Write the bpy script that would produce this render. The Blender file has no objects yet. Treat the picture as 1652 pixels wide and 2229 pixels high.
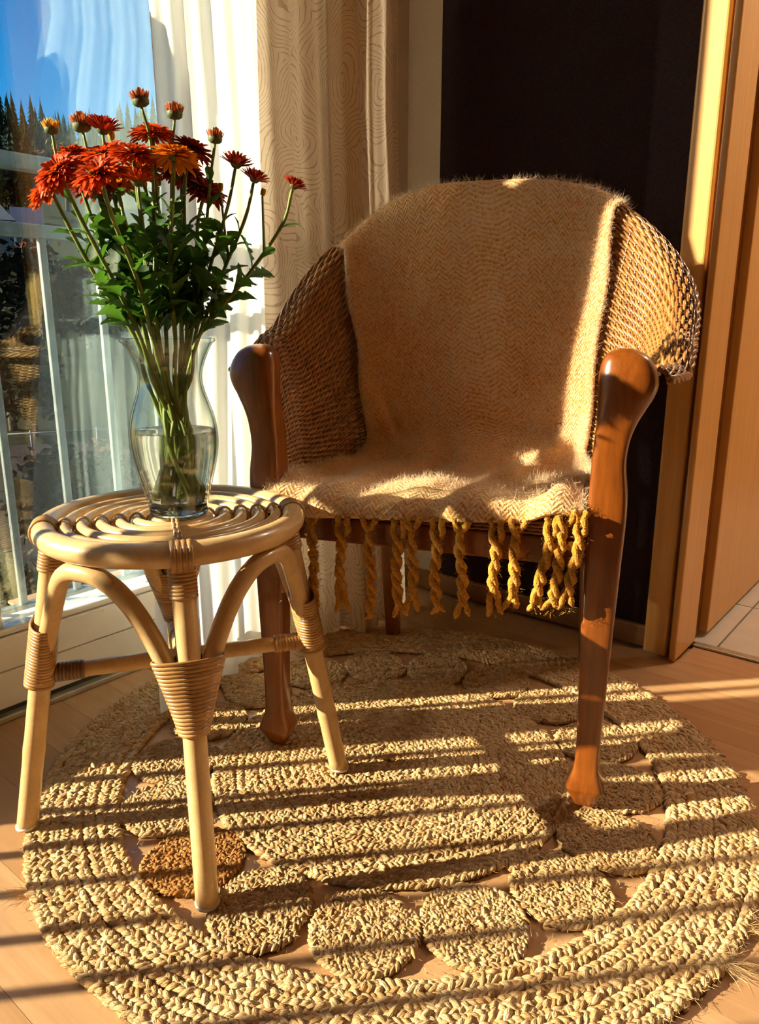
import bpy, math, random
import numpy as np
from mathutils import Vector, Matrix, Quaternion
random.seed(7)
RNG = np.random.default_rng(7)
S = bpy.context.scene
COL = S.collection
PI = math.pi
R_ = math.radians

# ------------------------------------------------------------------ camera
cam_d = bpy.data.cameras.new('camera')
cam = bpy.data.objects.new('camera', cam_d)
COL.objects.link(cam)
cam_d.sensor_fit = 'HORIZONTAL'
cam_d.sensor_width = 36.0
cam_d.lens = 36.0 * 1640 / 1652
cam_d.clip_start = 0.02
cam_d.clip_end = 3000
CAM_H = 0.75
cam.location = (0, 0, CAM_H)
cam.rotation_euler = (R_(90) - math.atan(0.2543), 0, 0)
S.camera = cam

# ------------------------------------------------------------------ sky, sun, exposure
SUN_AZ = R_(8.0)          # direction the light travels, measured from +X
SUN_EL = R_(22.0)
w = bpy.data.worlds.new('sky')
S.world = w
w.use_nodes = True
nt = w.node_tree
nt.nodes.clear()
out = nt.nodes.new('ShaderNodeOutputWorld')
bg = nt.nodes.new('ShaderNodeBackground')
sky = nt.nodes.new('ShaderNodeTexSky')
sky.sky_type = 'NISHITA'
sky.sun_disc = False
sky.sun_elevation = SUN_EL
sky.sun_rotation = R_(90) + SUN_AZ + PI
sky.altitude = 700
sky.air_density = 1.0
sky.dust_density = 0.2
sky.ozone_density = 3.0
hs = nt.nodes.new('ShaderNodeHueSaturation')
hs.inputs['Saturation'].default_value = 1.45
nt.links.new(sky.outputs[0], hs.inputs['Color'])
nt.links.new(hs.outputs[0], bg.inputs['Color'])
bg.inputs['Strength'].default_value = 0.22
nt.links.new(bg.outputs[0], out.inputs['Surface'])

sun_d = bpy.data.lights.new('sun', 'SUN')
sun = bpy.data.objects.new('sun', sun_d)
COL.objects.link(sun)
sun_d.energy = 33.0
sun_d.angle = R_(0.55)
sun_d.color = (1.0, 0.80, 0.545)
sd = Vector((math.cos(SUN_EL) * math.cos(SUN_AZ), math.cos(SUN_EL) * math.sin(SUN_AZ), -math.sin(SUN_EL)))
sun.rotation_euler = sd.to_track_quat('-Z', 'Y').to_euler()
sun.location = (-6, 0, 5)

vs = S.view_settings
S.display_settings.display_device = 'sRGB'
vs.view_transform = 'Standard'
vs.look = 'None'
vs.exposure = 0.0
vs.gamma = 1.0
vs.use_curve_mapping = False
cy = S.cycles
cy.max_bounces = 8
cy.diffuse_bounces = 4
cy.glossy_bounces = 3
cy.transmission_bounces = 8
cy.transparent_max_bounces = 24
cy.sample_clamp_indirect = 6.0
cy.use_denoising = True
cy.use_adaptive_sampling = True
cy.adaptive_threshold = 0.14
cy.adaptive_min_samples = 8

# ------------------------------------------------------------------ helpers
WV = Vector((0.633, 0.774, 0)).normalized()      # along the window wall, away from the camera
NV = Vector((WV.y, -WV.x, 0))                    # into the room
def rm(a, b, z):
    """room frame: a along the window wall, b into the room"""
    return (a * WV.x + b * NV.x, a * WV.y + b * NV.y, z)
ROOM_YAW = math.atan2(WV.y, WV.x)

class MB:
    def __init__(s):
        s.v, s.f, s.a, s.n = [], [], [], 0
    def add(s, verts, faces, rnd=0.5):
        verts = np.asarray(verts, float).reshape(-1, 3)
        o = s.n
        s.v.append(verts)
        s.f.extend([tuple(i + o for i in fc) for fc in faces])
        r = np.asarray(rnd, float)
        s.a.append(np.full(len(verts), float(r)) if r.ndim == 0 else r)
        s.n += len(verts)
    def box(s, x0, x1, y0, y1, z0, z1, fn=None, rnd=0.5):
        P = [(x, y, z) for z in (z0, z1) for y in (y0, y1) for x in (x0, x1)]
        if fn: P = [fn(*p) for p in P]
        s.add(P, [(0, 2, 3, 1), (4, 5, 7, 6), (0, 1, 5, 4), (2, 6, 7, 3), (0, 4, 6, 2), (1, 3, 7, 5)], rnd)
    def tube(s, pts, r, n=8, closed=False, cap=True, rnd=0.5, up=None, ry=None, phase=0.0):
        P = np.asarray(pts, float)
        m = len(P)
        r = np.broadcast_to(np.asarray(r, float), (m,))
        ryv = r if ry is None else np.broadcast_to(np.asarray(ry, float), (m,))
        if closed:
            T = np.roll(P, -1, 0) - np.roll(P, 1, 0)
        else:
            T = np.gradient(P, axis=0)
        T /= np.linalg.norm(T, axis=1)[:, None] + 1e-12
        if up is None:
            u0 = np.array([0, 0, 1.0]) if abs(T[0, 2]) < 0.9 else np.array([1.0, 0, 0])
            U = np.zeros_like(P)
            u = u0 - T[0] * u0.dot(T[0]); u /= np.linalg.norm(u)
            for i in range(m):
                u = u - T[i] * u.dot(T[i])
                u /= np.linalg.norm(u) + 1e-12
                U[i] = u
        else:
            U = np.broadcast_to(np.asarray(up, float), P.shape)
            U = U - T * (U * T).sum(1)[:, None]
            U = U / (np.linalg.norm(U, axis=1)[:, None] + 1e-12)
        B = np.cross(T, U)
        an = np.arange(n) * 2 * PI / n + phase
        V = P[:, None] + (B[:, None] * np.cos(an)[None, :, None]) * r[:, None, None] + (U[:, None] * np.sin(an)[None, :, None]) * ryv[:, None, None]
        F = []
        for i in range(m if closed else m - 1):
            j = (i + 1) % m
            for k in range(n):
                l = (k + 1) % n
                F.append((i * n + k, i * n + l, j * n + l, j * n + k))
        if cap and not closed:
            F.append(tuple(range(n - 1, -1, -1)))
            F.append(tuple((m - 1) * n + k for k in range(n)))
        s.add(V.reshape(-1, 3), F, rnd)
    def lathe(s, prof, n=32, c=(0, 0, 0), rnd=0.5, cap0=False, cap1=False):
        prof = np.asarray(prof, float)
        an = np.arange(n) * 2 * PI / n
        V = np.stack([np.outer(prof[:, 0], np.cos(an)) + c[0], np.outer(prof[:, 0], np.sin(an)) + c[1],
                      np.repeat(prof[:, 1:2], n, 1) + c[2]], 2).reshape(-1, 3)
        F = []
        for i in range(len(prof) - 1):
            for k in range(n):
                l = (k + 1) % n
                F.append((i * n + k, i * n + l, (i + 1) * n + l, (i + 1) * n + k))
        if cap0: F.append(tuple(range(n - 1, -1, -1)))
        if cap1: F.append(tuple((len(prof) - 1) * n + k for k in range(n)))
        s.add(V, F, rnd)
    def grid(s, G, closed_u=False, rnd=0.5, flip=False):
        G = np.asarray(G, float)
        m, n = G.shape[:2]
        F = []
        for i in range(m - 1):
            for k in range(n if closed_u else n - 1):
                l = (k + 1) % n
                q = (i * n + k, i * n + l, (i + 1) * n + l, (i + 1) * n + k)
                F.append(q[::-1] if flip else q)
        s.add(G.reshape(-1, 3), F, rnd)
    def build(s, name, mat, parent=None, smooth=True, loc=None, bevel=0.0, seg=2, extra=None, link=True, solid=0.0):
        V = np.concatenate(s.v) if s.v else np.zeros((0, 3))
        if loc is not None: V = V - np.asarray(loc, float)
        me = bpy.data.meshes.new(name)
        me.from_pydata(V.tolist(), [], s.f)
        me.materials.append(MATS[mat] if isinstance(mat, str) else mat)
        at = me.attributes.new('rnd', 'FLOAT', 'POINT')
        at.data.foreach_set('value', np.concatenate(s.a).astype(np.float32))
        if extra:
            for k, vals in extra.items():
                a2 = me.attributes.new(k, 'FLOAT', 'POINT')
                a2.data.foreach_set('value', np.asarray(vals, np.float32).ravel())
        if smooth:
            me.polygons.foreach_set('use_smooth', np.ones(len(me.polygons), bool))
        me.update()
        o = bpy.data.objects.new(name, me)
        if link: COL.objects.link(o)
        if parent: o.parent = parent
        if loc is not None and parent is None: o.location = loc
        if bevel > 0:
            b = o.modifiers.new('bevel', 'BEVEL'); b.width = bevel; b.segments = seg; b.limit_method = 'ANGLE'; b.angle_limit = R_(40)
        if solid > 0:
            b = o.modifiers.new('solid', 'SOLIDIFY'); b.thickness = solid; b.offset = 0
        return o

def tag(o, label=None, cat=None, group=None, kind=None):
    if label: o['label'] = label
    if cat: o['category'] = cat
    if group: o['group'] = group
    if kind: o['kind'] = kind
    return o
def thing(name, label, cat, loc=(0, 0, 0), rz=0.0, group=None):
    o = bpy.data.objects.new(name, None)
    o.empty_display_size = 0.05
    COL.objects.link(o)
    o.location = loc
    o.rotation_euler = (0, 0, rz)
    return tag(o, label, cat, group)
def inst(o, parent, mtx=None, name=None):
    c = o.copy()
    if name: c.name = name
    COL.objects.link(c)
    c.parent = parent
    if mtx is not None: c.matrix_local = mtx
    return c
def cat_rom(P, n=8, closed=False):
    P = np.asarray(P, float)
    m = len(P)
    out = []
    rng = range(m) if closed else range(m - 1)
    for i in rng:
        if closed:
            a, b, c, d = P[(i - 1) % m], P[i], P[(i + 1) % m], P[(i + 2) % m]
        else:
            b, c = P[i], P[i + 1]
            a = P[i - 1] if i > 0 else 2 * b - c
            d = P[i + 2] if i + 2 < m else 2 * c - b
        for t in np.arange(n) / n:
            out.append(0.5 * ((2 * b) + (c - a) * t + (2 * a - 5 * b + 4 * c - d) * t * t + (3 * b - a - 3 * c + d) * t ** 3))
    if not closed: out.append(P[-1])
    return np.array(out)

# ------------------------------------------------------------------ materials
MATS = {}
class NT:
    def __init__(s, name):
        s.m = bpy.data.materials.new(name); s.m.use_nodes = True
        s.t = s.m.node_tree; s.t.nodes.clear()
        s.o = s.t.nodes.new('ShaderNodeOutputMaterial')
        MATS[name] = s.m
    def n(s, ty, **kw):
        nd = s.t.nodes.new('ShaderNode' + ty)
        for k, v in kw.items():
            if k in nd.inputs.keys() or not hasattr(nd, k):
                s.set(nd, k, v)
            else: setattr(nd, k, v)
        return nd
    def set(s, nd, k, v):
        i = nd.inputs[k]
        if hasattr(v, 'is_linked'): s.t.links.new(v, i)
        else: i.default_value = v
    def l(s, a, b): s.t.links.new(a, b)
    def coord(s, kind='Object', scale=(1, 1, 1), rot=(0, 0, 0)):
        tc = s.n('TexCoord'); mp = s.n('Mapping')
        mp.inputs['Scale'].default_value = scale; mp.inputs['Rotation'].default_value = rot
        s.l(tc.outputs[kind], mp.inputs['Vector'])
        return mp.outputs[0]
    def noise(s, vec, scale, detail=3, rough=0.5, dist=0.0):
        nd = s.n('TexNoise'); nd.inputs['Scale'].default_value = scale; nd.inputs['Detail'].default_value = detail
        nd.inputs['Roughness'].default_value = rough; nd.inputs['Distortion'].default_value = dist
        if vec is not None: s.l(vec, nd.inputs['Vector'])
        return nd.outputs[0]
    def ramp(s, fac, stops):
        nd = s.n('ValToRGB'); s.l(fac, nd.inputs[0])
        el = nd.color_ramp.elements
        while len(el) < len(stops): el.new(0.5)
        for e, (p, c) in zip(el, stops):
            e.position = p; e.color = (*c, 1) if len(c) == 3 else c
        return nd.outputs[0]
    def mix(s, fac, a, b, mode='MIX'):
        nd = s.n('Mix', data_type='RGBA', blend_type=mode)
        for sock, v in ((nd.inputs['Factor'], fac), (nd.inputs['A'], a), (nd.inputs['B'], b)):
            pass
        ins = [i for i in nd.inputs if i.enabled]
        for sock, v in zip(ins, (fac, a, b)):
            if hasattr(v, 'is_linked'): s.l(v, sock)
            else: sock.default_value = (*v, 1) if isinstance(v, tuple) and len(v) == 3 else v
        return [o for o in nd.outputs if o.enabled][0]
    def math(s, op, a, b=None, c=None):
        nd = s.n('Math', operation=op)
        for i, v in enumerate((a, b, c)):
            if v is None: continue
            if hasattr(v, 'is_linked'): s.l(v, nd.inputs[i])
            else: nd.inputs[i].default_value = v
        return nd.outputs[0]
    def attr(s, name):
        nd = s.n('Attribute'); nd.attribute_name = name
        return nd.outputs['Fac']
    def bump(s, h, strength=0.3, dist=0.01):
        nd = s.n('Bump'); nd.inputs['Strength'].default_value = strength; nd.inputs['Distance'].default_value = dist
        s.l(h, nd.inputs['Height'])
        return nd.outputs[0]
    def bsdf(s, color, rough=0.5, normal=None, coat=0.0, spec=0.5, sheen=0.0, transl=0.0, tcol=None, metal=0.0, coat_rough=0.1):
        b = s.n('BsdfPrincipled')
        for k, v in (('Base Color', color), ('Roughness', rough), ('Metallic', metal)):
            if hasattr(v, 'is_linked'): s.l(v, b.inputs[k])
            else: b.inputs[k].default_value = (*v, 1) if isinstance(v, tuple) else v
        b.inputs['Specular IOR Level'].default_value = spec
        b.inputs['Coat Weight'].default_value = coat
        b.inputs['Coat Roughness'].default_value = coat_rough
        if sheen: b.inputs['Sheen Weight'].default_value = sheen
        if normal is not None: s.l(normal, b.inputs['Normal'])
        last = b.outputs[0]
        if transl > 0:
            t = s.n('BsdfTranslucent')
            tv = tcol if tcol is not None else color
            if hasattr(tv, 'is_linked'): s.l(tv, t.inputs[0])
            else: t.inputs[0].default_value = (*tv, 1)
            mx = s.n('MixShader'); mx.inputs[0].default_value = transl
            s.l(last, mx.inputs[1]); s.l(t.outputs[0], mx.inputs[2]); last = mx.outputs[0]
        s.l(last, s.o.inputs['Surface'])
        return b

def m_plain(name, col, rough=0.5, nscale=40, namt=0.12, bump=0.0, **kw):
    k = NT(name); c = k.coord()
    nz = k.noise(c, nscale, 4)
    d = tuple(x * (1 - namt) for x in col); u = tuple(min(1, x * (1 + namt)) for x in col)
    colr = k.ramp(nz, [(0.3, d), (0.7, u)])
    k.bsdf(colr, rough, k.bump(nz, bump, 0.002) if bump else None, **kw)
def m_wood(name, dark, light, scale=(6, 60, 60), rough=0.35, rndamt=0.0, bump=0.05, **kw):
    k = NT(name); c = k.coord('Object', scale)
    oi = k.n('ObjectInfo')
    add = k.n('VectorMath', operation='ADD'); k.l(c, add.inputs[0])
    mul = k.n('VectorMath', operation='SCALE'); mul.inputs[0].default_value = (31, 17, 43); k.l(oi.outputs['Random'], mul.inputs['Scale'])
    k.l(mul.outputs[0], add.inputs[1])
    n1 = k.noise(add.outputs[0], 1.0, 4, 0.6, 0.6); n2 = k.noise(add.outputs[0], 5.0, 3, 0.7)
    f = k.math('ADD', k.math('MULTIPLY', n1, 0.7), k.math('MULTIPLY', n2, 0.3))
    if rndamt:
        f = k.math('ADD', f, k.math('MULTIPLY', k.math('SUBTRACT', oi.outputs['Random'], 0.5), rndamt))
    colr = k.ramp(f, [(0.3, dark), (0.7, light)])
    k.bsdf(colr, rough, k.bump(n2, bump, 0.001), **kw)

m_wood('floor_wood', (0.40, 0.220, 0.105), (0.53, 0.320, 0.170), scale=(3, 55, 55), rough=0.30, rndamt=0.45, bump=0.02, spec=0.45)
m_wood('casing_wood', (0.50, 0.26, 0.075), (0.66, 0.37, 0.12), scale=(60, 60, 2.5), rough=0.38, coat=0.15)
m_wood('board_wood', (0.20, 0.09, 0.035), (0.28, 0.13, 0.05), scale=(3, 60, 60), rough=0.4)
m_wood('chair_wood', (0.105, 0.024, 0.003), (0.27, 0.072, 0.008), scale=(45, 45, 5), rough=0.28, coat=0.5, coat_rough=0.12, bump=0.03)
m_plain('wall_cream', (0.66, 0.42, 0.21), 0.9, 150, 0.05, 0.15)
m_plain('wall_dark', (0.028, 0.0165, 0.018), 0.95, 320, 0.4, 0.6, spec=0.15)
m_plain('wall_taupe', (0.52, 0.43, 0.32), 0.9, 150, 0.05, 0.15)
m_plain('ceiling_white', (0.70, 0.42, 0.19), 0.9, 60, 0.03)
m_plain('frame_white', (0.80, 0.77, 0.71), 0.38, 20, 0.03)
m_plain('gasket', (0.05, 0.045, 0.035), 0.6)
m_plain('aluminium', (0.50, 0.47, 0.38), 0.35, 60, 0.08, metal=0.6)
m_plain('tile_white', (0.62, 0.60, 0.55), 0.25, 12, 0.05)
m_plain('grout', (0.22, 0.20, 0.17), 0.9, 80, 0.2)
m_plain('galvanised', (0.19, 0.225, 0.24), 0.42, 55, 0.22, metal=0.35)
m_plain('lamp_white', (0.8, 0.78, 0.7), 0.5)

def glass_pane(name, extra=0.0, tint=(0.96, 0.985, 0.98)):
    k = NT(name)
    lw = k.n('LayerWeight'); lw.inputs['Blend'].default_value = 0.5
    f5 = k.math('POWER', lw.outputs['Facing'], 4.0)
    fac = k.math('ADD', k.math('MULTIPLY', f5, 0.9), 0.125 + extra)
    tr = k.n('BsdfTransparent'); tr.inputs[0].default_value = (*tint, 1)
    gl = k.n('BsdfGlossy'); gl.inputs['Roughness'].default_value = 0.0
    gl.inputs[0].default_value = (0.66, 0.86, 1.0, 1)
    mx = k.n('MixShader'); k.l(fac, mx.inputs[0]); k.l(tr.outputs[0], mx.inputs[1]); k.l(gl.outputs[0], mx.inputs[2])
    k.l(mx.outputs[0], k.o.inputs['Surface'])
glass_pane('window_glass')

def m_rattan(name, dark, light, rough=0.32, coat=0.35):
    k = NT(name); c = k.coord('Object', (9, 9, 9))
    n1 = k.noise(c, 3.0, 4, 0.6, 0.8); n2 = k.noise(c, 26.0, 2, 0.6)
    rv = k.attr('rnd')
    f = k.math('ADD', k.math('MULTIPLY', n1, 0.6), k.math('MULTIPLY', n2, 0.25))
    f = k.math('ADD', f, k.math('MULTIPLY', k.math('SUBTRACT', rv, 0.5), 0.5))
    f = k.math('ADD', f, 0.07)
    colr = k.ramp(f, [(0.25, dark), (0.75, light)])
    k.bsdf(colr, rough, k.bump(n2, 0.06, 0.001), coat=coat)
m_rattan('rattan', (0.47, 0.285, 0.120), (0.70, 0.49, 0.255))
m_rattan('rattan_wrap', (0.30, 0.145, 0.045), (0.52, 0.29, 0.11), 0.36)
m_rattan('rattan_wrap_dark', (0.10, 0.045, 0.018), (0.19, 0.09, 0.04), 0.4)
m_rattan('wicker', (0.22, 0.085, 0.022), (0.44, 0.21, 0.065), 0.30, 0.4)
m_plain('foot_cap', (0.7, 0.68, 0.62), 0.5)

# braided jute: pu runs along each plaited grain, pv around it, so the fibres streak along the strand
def m_jute(name, stops, bump=0.9):
    k = NT(name); c = k.coord('Object'); rv = k.attr('rnd')
    cx = k.n('CombineXYZ'); k.l(k.attr('pu'), cx.inputs[0]); k.l(k.attr('pv'), cx.inputs[1]); k.l(k.math('MULTIPLY', rv, 37.0), cx.inputs[2])
    fib = k.noise(cx.outputs[0], 1.0, 2, 0.6); n2 = k.noise(c, 16, 3, 0.6)
    f = k.math('ADD', k.math('MULTIPLY', rv, 0.52), k.math('MULTIPLY', n2, 0.30))
    f = k.math('ADD', f, k.math('MULTIPLY', k.math('SUBTRACT', fib, 0.5), 0.75))
    f = k.math('ADD', f, 0.09)
    colr = k.ramp(f, stops)
    k.bsdf(colr, 0.78, k.bump(fib, bump, 0.0035), spec=0.2)
m_jute('jute', [(0.10, (0.28, 0.125, 0.042)), (0.30, (0.47, 0.265, 0.108)), (0.54, (0.59, 0.390, 0.195)), (0.85, (0.75, 0.575, 0.35))])
m_jute('jute_brown', [(0.10, (0.20, 0.07, 0.015)), (0.5, (0.42, 0.185, 0.05)), (0.9, (0.60, 0.38, 0.15))])

# woollen throw: herringbone of white and mustard yarn; pu / pv are metres along the cloth
k = NT('throw_wool')
u = k.attr('pu'); v = k.attr('pv')
c = k.coord('Object')
nw = k.noise(c, 170, 3, 0.7); nb = k.noise(c, 9, 3, 0.6); nf = k.noise(c, 900, 1, 0.5)
tri = k.math('PINGPONG', u, 0.0122)
ph = k.math('ADD', v, k.math('MULTIPLY', tri, 1.25))
ph = k.math('ADD', ph, k.math('MULTIPLY', k.math('SUBTRACT', nw, 0.5), 0.010))
st = k.math('SINE', k.math('MULTIPLY', ph, 2 * PI / 0.0096))
f = k.math('ADD', k.math('MULTIPLY', st, 0.16), k.math('MULTIPLY', k.math('SUBTRACT', nw, 0.5), 1.5))
f = k.math('ADD', f, k.math('MULTIPLY', k.math('SUBTRACT', nb, 0.5), 0.5))
f = k.math('ADD', f, 0.55)
colr = k.ramp(f, [(0.15, (0.64, 0.21, 0.02)), (0.40, (0.80, 0.40, 0.11)), (0.62, (0.88, 0.58, 0.31)), (0.88, (0.91, 0.72, 0.50))])
hgt = k.math('ADD', st, k.math('MULTIPLY', nf, 1.2))
k.bsdf(colr, 0.95, k.bump(hgt, 0.55, 0.0022), spec=0.1, sheen=0.25, transl=0.12)
m_plain('wool_fuzz', (0.83, 0.69, 0.52), 0.9, 60, 0.15, spec=0.1, transl=0.4)
k = NT('fringe_wool'); c = k.coord('Object'); n1 = k.noise(c, 300, 2, 0.6); n2 = k.noise(c, 60, 2)
colr = k.ramp(k.math('ADD', k.math('MULTIPLY', n1, 0.6), k.math('MULTIPLY', n2, 0.4)), [(0.3, (0.40, 0.155, 0.014)), (0.55, (0.62, 0.30, 0.04)), (0.75, (0.72, 0.45, 0.12))])
k.bsdf(colr, 0.95, k.bump(n1, 0.9, 0.004), spec=0.1, sheen=0.2, transl=0.1)

# sheer curtain
k = NT('sheer_cloth'); c = k.coord('Object', (1, 1, 1))
nz = k.noise(c, 700, 2)
df = k.n('BsdfDiffuse'); df.inputs[0].default_value = (0.87, 0.85, 0.80, 1)
tl = k.n('BsdfTranslucent'); tl.inputs[0].default_value = (0.95, 0.93, 0.88, 1)
tp = k.n('BsdfTransparent')
mx = k.n('MixShader'); mx.inputs[0].default_value = 0.58; k.l(df.outputs[0], mx.inputs[1]); k.l(tl.outputs[0], mx.inputs[2])
m2 = k.n('MixShader'); m2.inputs[0].default_value = 0.03; k.l(mx.outputs[0], m2.inputs[1]); k.l(tp.outputs[0], m2.inputs[2])
k.l(m2.outputs[0], k.o.inputs['Surface'])
# printed curtain: contour lines of a noise field, like growth rings
k = NT('print_cloth')
u = k.attr('pu'); v = k.attr('pv')
cx = k.n('CombineXYZ'); k.l(u, cx.inputs[0]); k.l(v, cx.inputs[1])
wv_ = k.n('TexNoise'); wv_.inputs['Scale'].default_value = 7.0; wv_.inputs['Detail'].default_value = 1.0; k.l(cx.outputs[0], wv_.inputs['Vector'])
sc_ = k.n('VectorMath', operation='SCALE'); k.l(wv_.outputs['Color'], sc_.inputs[0]); sc_.inputs['Scale'].default_value = 0.14
ad_ = k.n('VectorMath', operation='ADD'); k.l(cx.outputs[0], ad_.inputs[0]); k.l(sc_.outputs[0], ad_.inputs[1])
mp = k.n('Mapping'); mp.inputs['Scale'].default_value = (1.0, 0.62, 1); k.l(ad_.outputs[0], mp.inputs['Vector'])
vo = k.n('TexVoronoi', feature='F1', voronoi_dimensions='2D'); vo.inputs['Scale'].default_value = 6.5; k.l(mp.outputs[0], vo.inputs['Vector'])
wob = k.noise(cx.outputs[0], 60, 2, 0.6)
fr = k.math('FRACT', k.math('ADD', k.math('MULTIPLY', vo.outputs['Distance'], 21.0), k.math('MULTIPLY', wob, 0.45)))
ln = k.math('ABSOLUTE', k.math('SUBTRACT', fr, 0.5))
brk = k.noise(cx.outputs[0], 80, 1)
wd = k.math('ADD', -0.03, k.math('MULTIPLY', brk, 0.26))
mask = k.math('LESS_THAN', ln, wd)
mask = k.math('MULTIPLY', mask, 0.55)
colr = k.mix(mask, (0.72, 0.60, 0.48), (0.34, 0.20, 0.13))
k.bsdf(colr, 0.85, k.bump(k.noise(c if False else cx.outputs[0], 900, 1), 0.2, 0.001), spec=0.1, transl=0.16)

# flowers
def m_petal(name, lo, hi, tr=0.35):
    k = NT(name); rv = k.attr('rnd'); c = k.coord('Object'); nz = k.noise(c, 180, 2)
    f = k.math('ADD', k.math('MULTIPLY', rv, 0.8), k.math('MULTIPLY', nz, 0.2))
    k.bsdf(k.ramp(f, [(0.1, lo), (0.9, hi)]), 0.55, None, spec=0.25, transl=tr)
m_petal('petal_orange', (0.42, 0.035, 0.006), (0.80, 0.12, 0.012))
m_petal('petal_red', (0.22, 0.014, 0.006), (0.50, 0.048, 0.012))
m_petal('petal_amber', (0.62, 0.14, 0.008), (0.85, 0.30, 0.02))
m_petal('petal_rust', (0.30, 0.06, 0.02), (0.55, 0.17, 0.05))
m_petal('petal_gold', (0.55, 0.24, 0.02), (0.80, 0.46, 0.06))
k = NT('leaf_green'); oi = k.n('ObjectInfo'); c = k.coord('Object'); nz = k.noise(c, 60, 3)
f = k.math('ADD', k.math('MULTIPLY', oi.outputs['Random'], 0.6), k.math('MULTIPLY', nz, 0.4))
colr = k.ramp(f, [(0.15, (0.014, 0.045, 0.012)), (0.6, (0.03, 0.085, 0.018)), (0.95, (0.06, 0.12, 0.035))])
k.bsdf(colr, 0.5, k.bump(nz, 0.3, 0.002), spec=0.35, transl=0.30, tcol=(0.10, 0.26, 0.02))
k = NT('stem_green'); c = k.coord('Object'); nz = k.noise(c, 45, 3)
k.bsdf(k.ramp(nz, [(0.3, (0.10, 0.165, 0.025)), (0.7, (0.27, 0.33, 0.07))]), 0.5, None, transl=0.1)
m_plain('calyx_green', (0.075, 0.11, 0.03), 0.6, 300, 0.4)

# vase glass and water
k = NT('vase_glass')
lw = k.n('LayerWeight'); lw.inputs['Blend'].default_value = 0.5
f5 = k.math('POWER', lw.outputs['Facing'], 3.0)
fac = k.math('ADD', k.math('MULTIPLY', f5, 0.75), 0.05)
tr = k.n('BsdfTransparent')
f3 = k.math('POWER', lw.outputs['Facing'], 2.5)
k.l(k.mix(f3, (0.97, 0.985, 0.975), (0.55, 0.66, 0.62)), tr.inputs[0])
gl = k.n('BsdfGlossy'); gl.inputs['Roughness'].default_value = 0.015
mx = k.n('MixShader'); k.l(fac, mx.inputs[0]); k.l(tr.outputs[0], mx.inputs[1]); k.l(gl.outputs[0], mx.inputs[2])
k.l(mx.outputs[0], k.o.inputs['Surface'])
k = NT('vase_base_glass')
g = k.n('BsdfRefraction'); g.inputs['IOR'].default_value = 1.5; g.inputs[0].default_value = (0.80, 0.90, 0.89, 1)
gl = k.n('BsdfGlossy'); gl.inputs['Roughness'].default_value = 0.01
lw = k.n('LayerWeight'); lw.inputs['Blend'].default_value = 0.5
fac = k.math('ADD', k.math('MULTIPLY', k.math('POWER', lw.outputs['Facing'], 3.0), 0.6), 0.05)
mx = k.n('MixShader'); k.l(fac, mx.inputs[0]); k.l(g.outputs[0], mx.inputs[1]); k.l(gl.outputs[0], mx.inputs[2])
k.l(mx.outputs[0], k.o.inputs['Surface'])
k = NT('water')
g = k.n('BsdfRefraction'); g.inputs['IOR'].default_value = 1.33; g.inputs['Roughness'].default_value = 0.0
g.inputs[0].default_value = (0.97, 0.985, 0.96, 1)
tr = k.n('BsdfTransparent')
gl = k.n('BsdfGlossy'); gl.inputs['Roughness'].default_value = 0.01
lw = k.n('LayerWeight'); lw.inputs['Blend'].default_value = 0.5
fac = k.math('ADD', k.math('MULTIPLY', k.math('POWER', lw.outputs['Facing'], 4.0), 0.6), 0.03)
mx = k.n('MixShader'); mx.inputs[0].default_value = 0.30; k.l(g.outputs[0], mx.inputs[1]); k.l(tr.outputs[0], mx.inputs[2])
m2 = k.n('MixShader'); k.l(fac, m2.inputs[0]); k.l(mx.outputs[0], m2.inputs[1]); k.l(gl.outputs[0], m2.inputs[2])
k.l(m2.outputs[0], k.o.inputs['Surface'])

# outside
m_plain('conifer', (0.010, 0.022, 0.012), 0.9, 0.6, 0.5, spec=0.1)
m_plain('autumn_yellow', (0.13, 0.08, 0.016), 0.9, 0.8, 0.5, spec=0.1)
m_plain('autumn_rust', (0.045, 0.016, 0.008), 0.9, 0.8, 0.5, spec=0.1)
m_plain('shrub_dark', (0.006, 0.008, 0.0035), 0.9, 2.0, 0.6, spec=0.1)
m_plain('bark', (0.04, 0.028, 0.018), 0.9, 3, 0.3)
m_plain('forest_floor', (0.02, 0.03, 0.014), 0.95, 0.05, 0.4, spec=0.1)
m_plain('meadow', (0.009, 0.012, 0.004), 0.95, 0.3, 0.5, spec=0.1)
m_plain('asphalt', (0.016, 0.014, 0.017), 0.9, 3, 0.15, spec=0.2)
m_plain('house_pink', (0.42, 0.30, 0.36), 0.9, 1.0, 0.06)
m_plain('house_white', (0.42, 0.43, 0.50), 0.9, 1.0, 0.06)
m_plain('house_red', (0.22, 0.035, 0.04), 0.9, 1.0, 0.1)
m_plain('roof_slate', (0.10, 0.115, 0.15), 0.7, 4.0, 0.2)
m_plain('window_trim', (0.6, 0.6, 0.66), 0.6)
m_plain('house_glass', (0.05, 0.03, 0.04), 0.15)
# ------------------------------------------------------------------ the room
WALL_N, WALL_W = -1.287, 1.69            # window wall plane, back wall plane
CEIL = 2.5
def struct(o): return tag(o, kind='structure')

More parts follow.
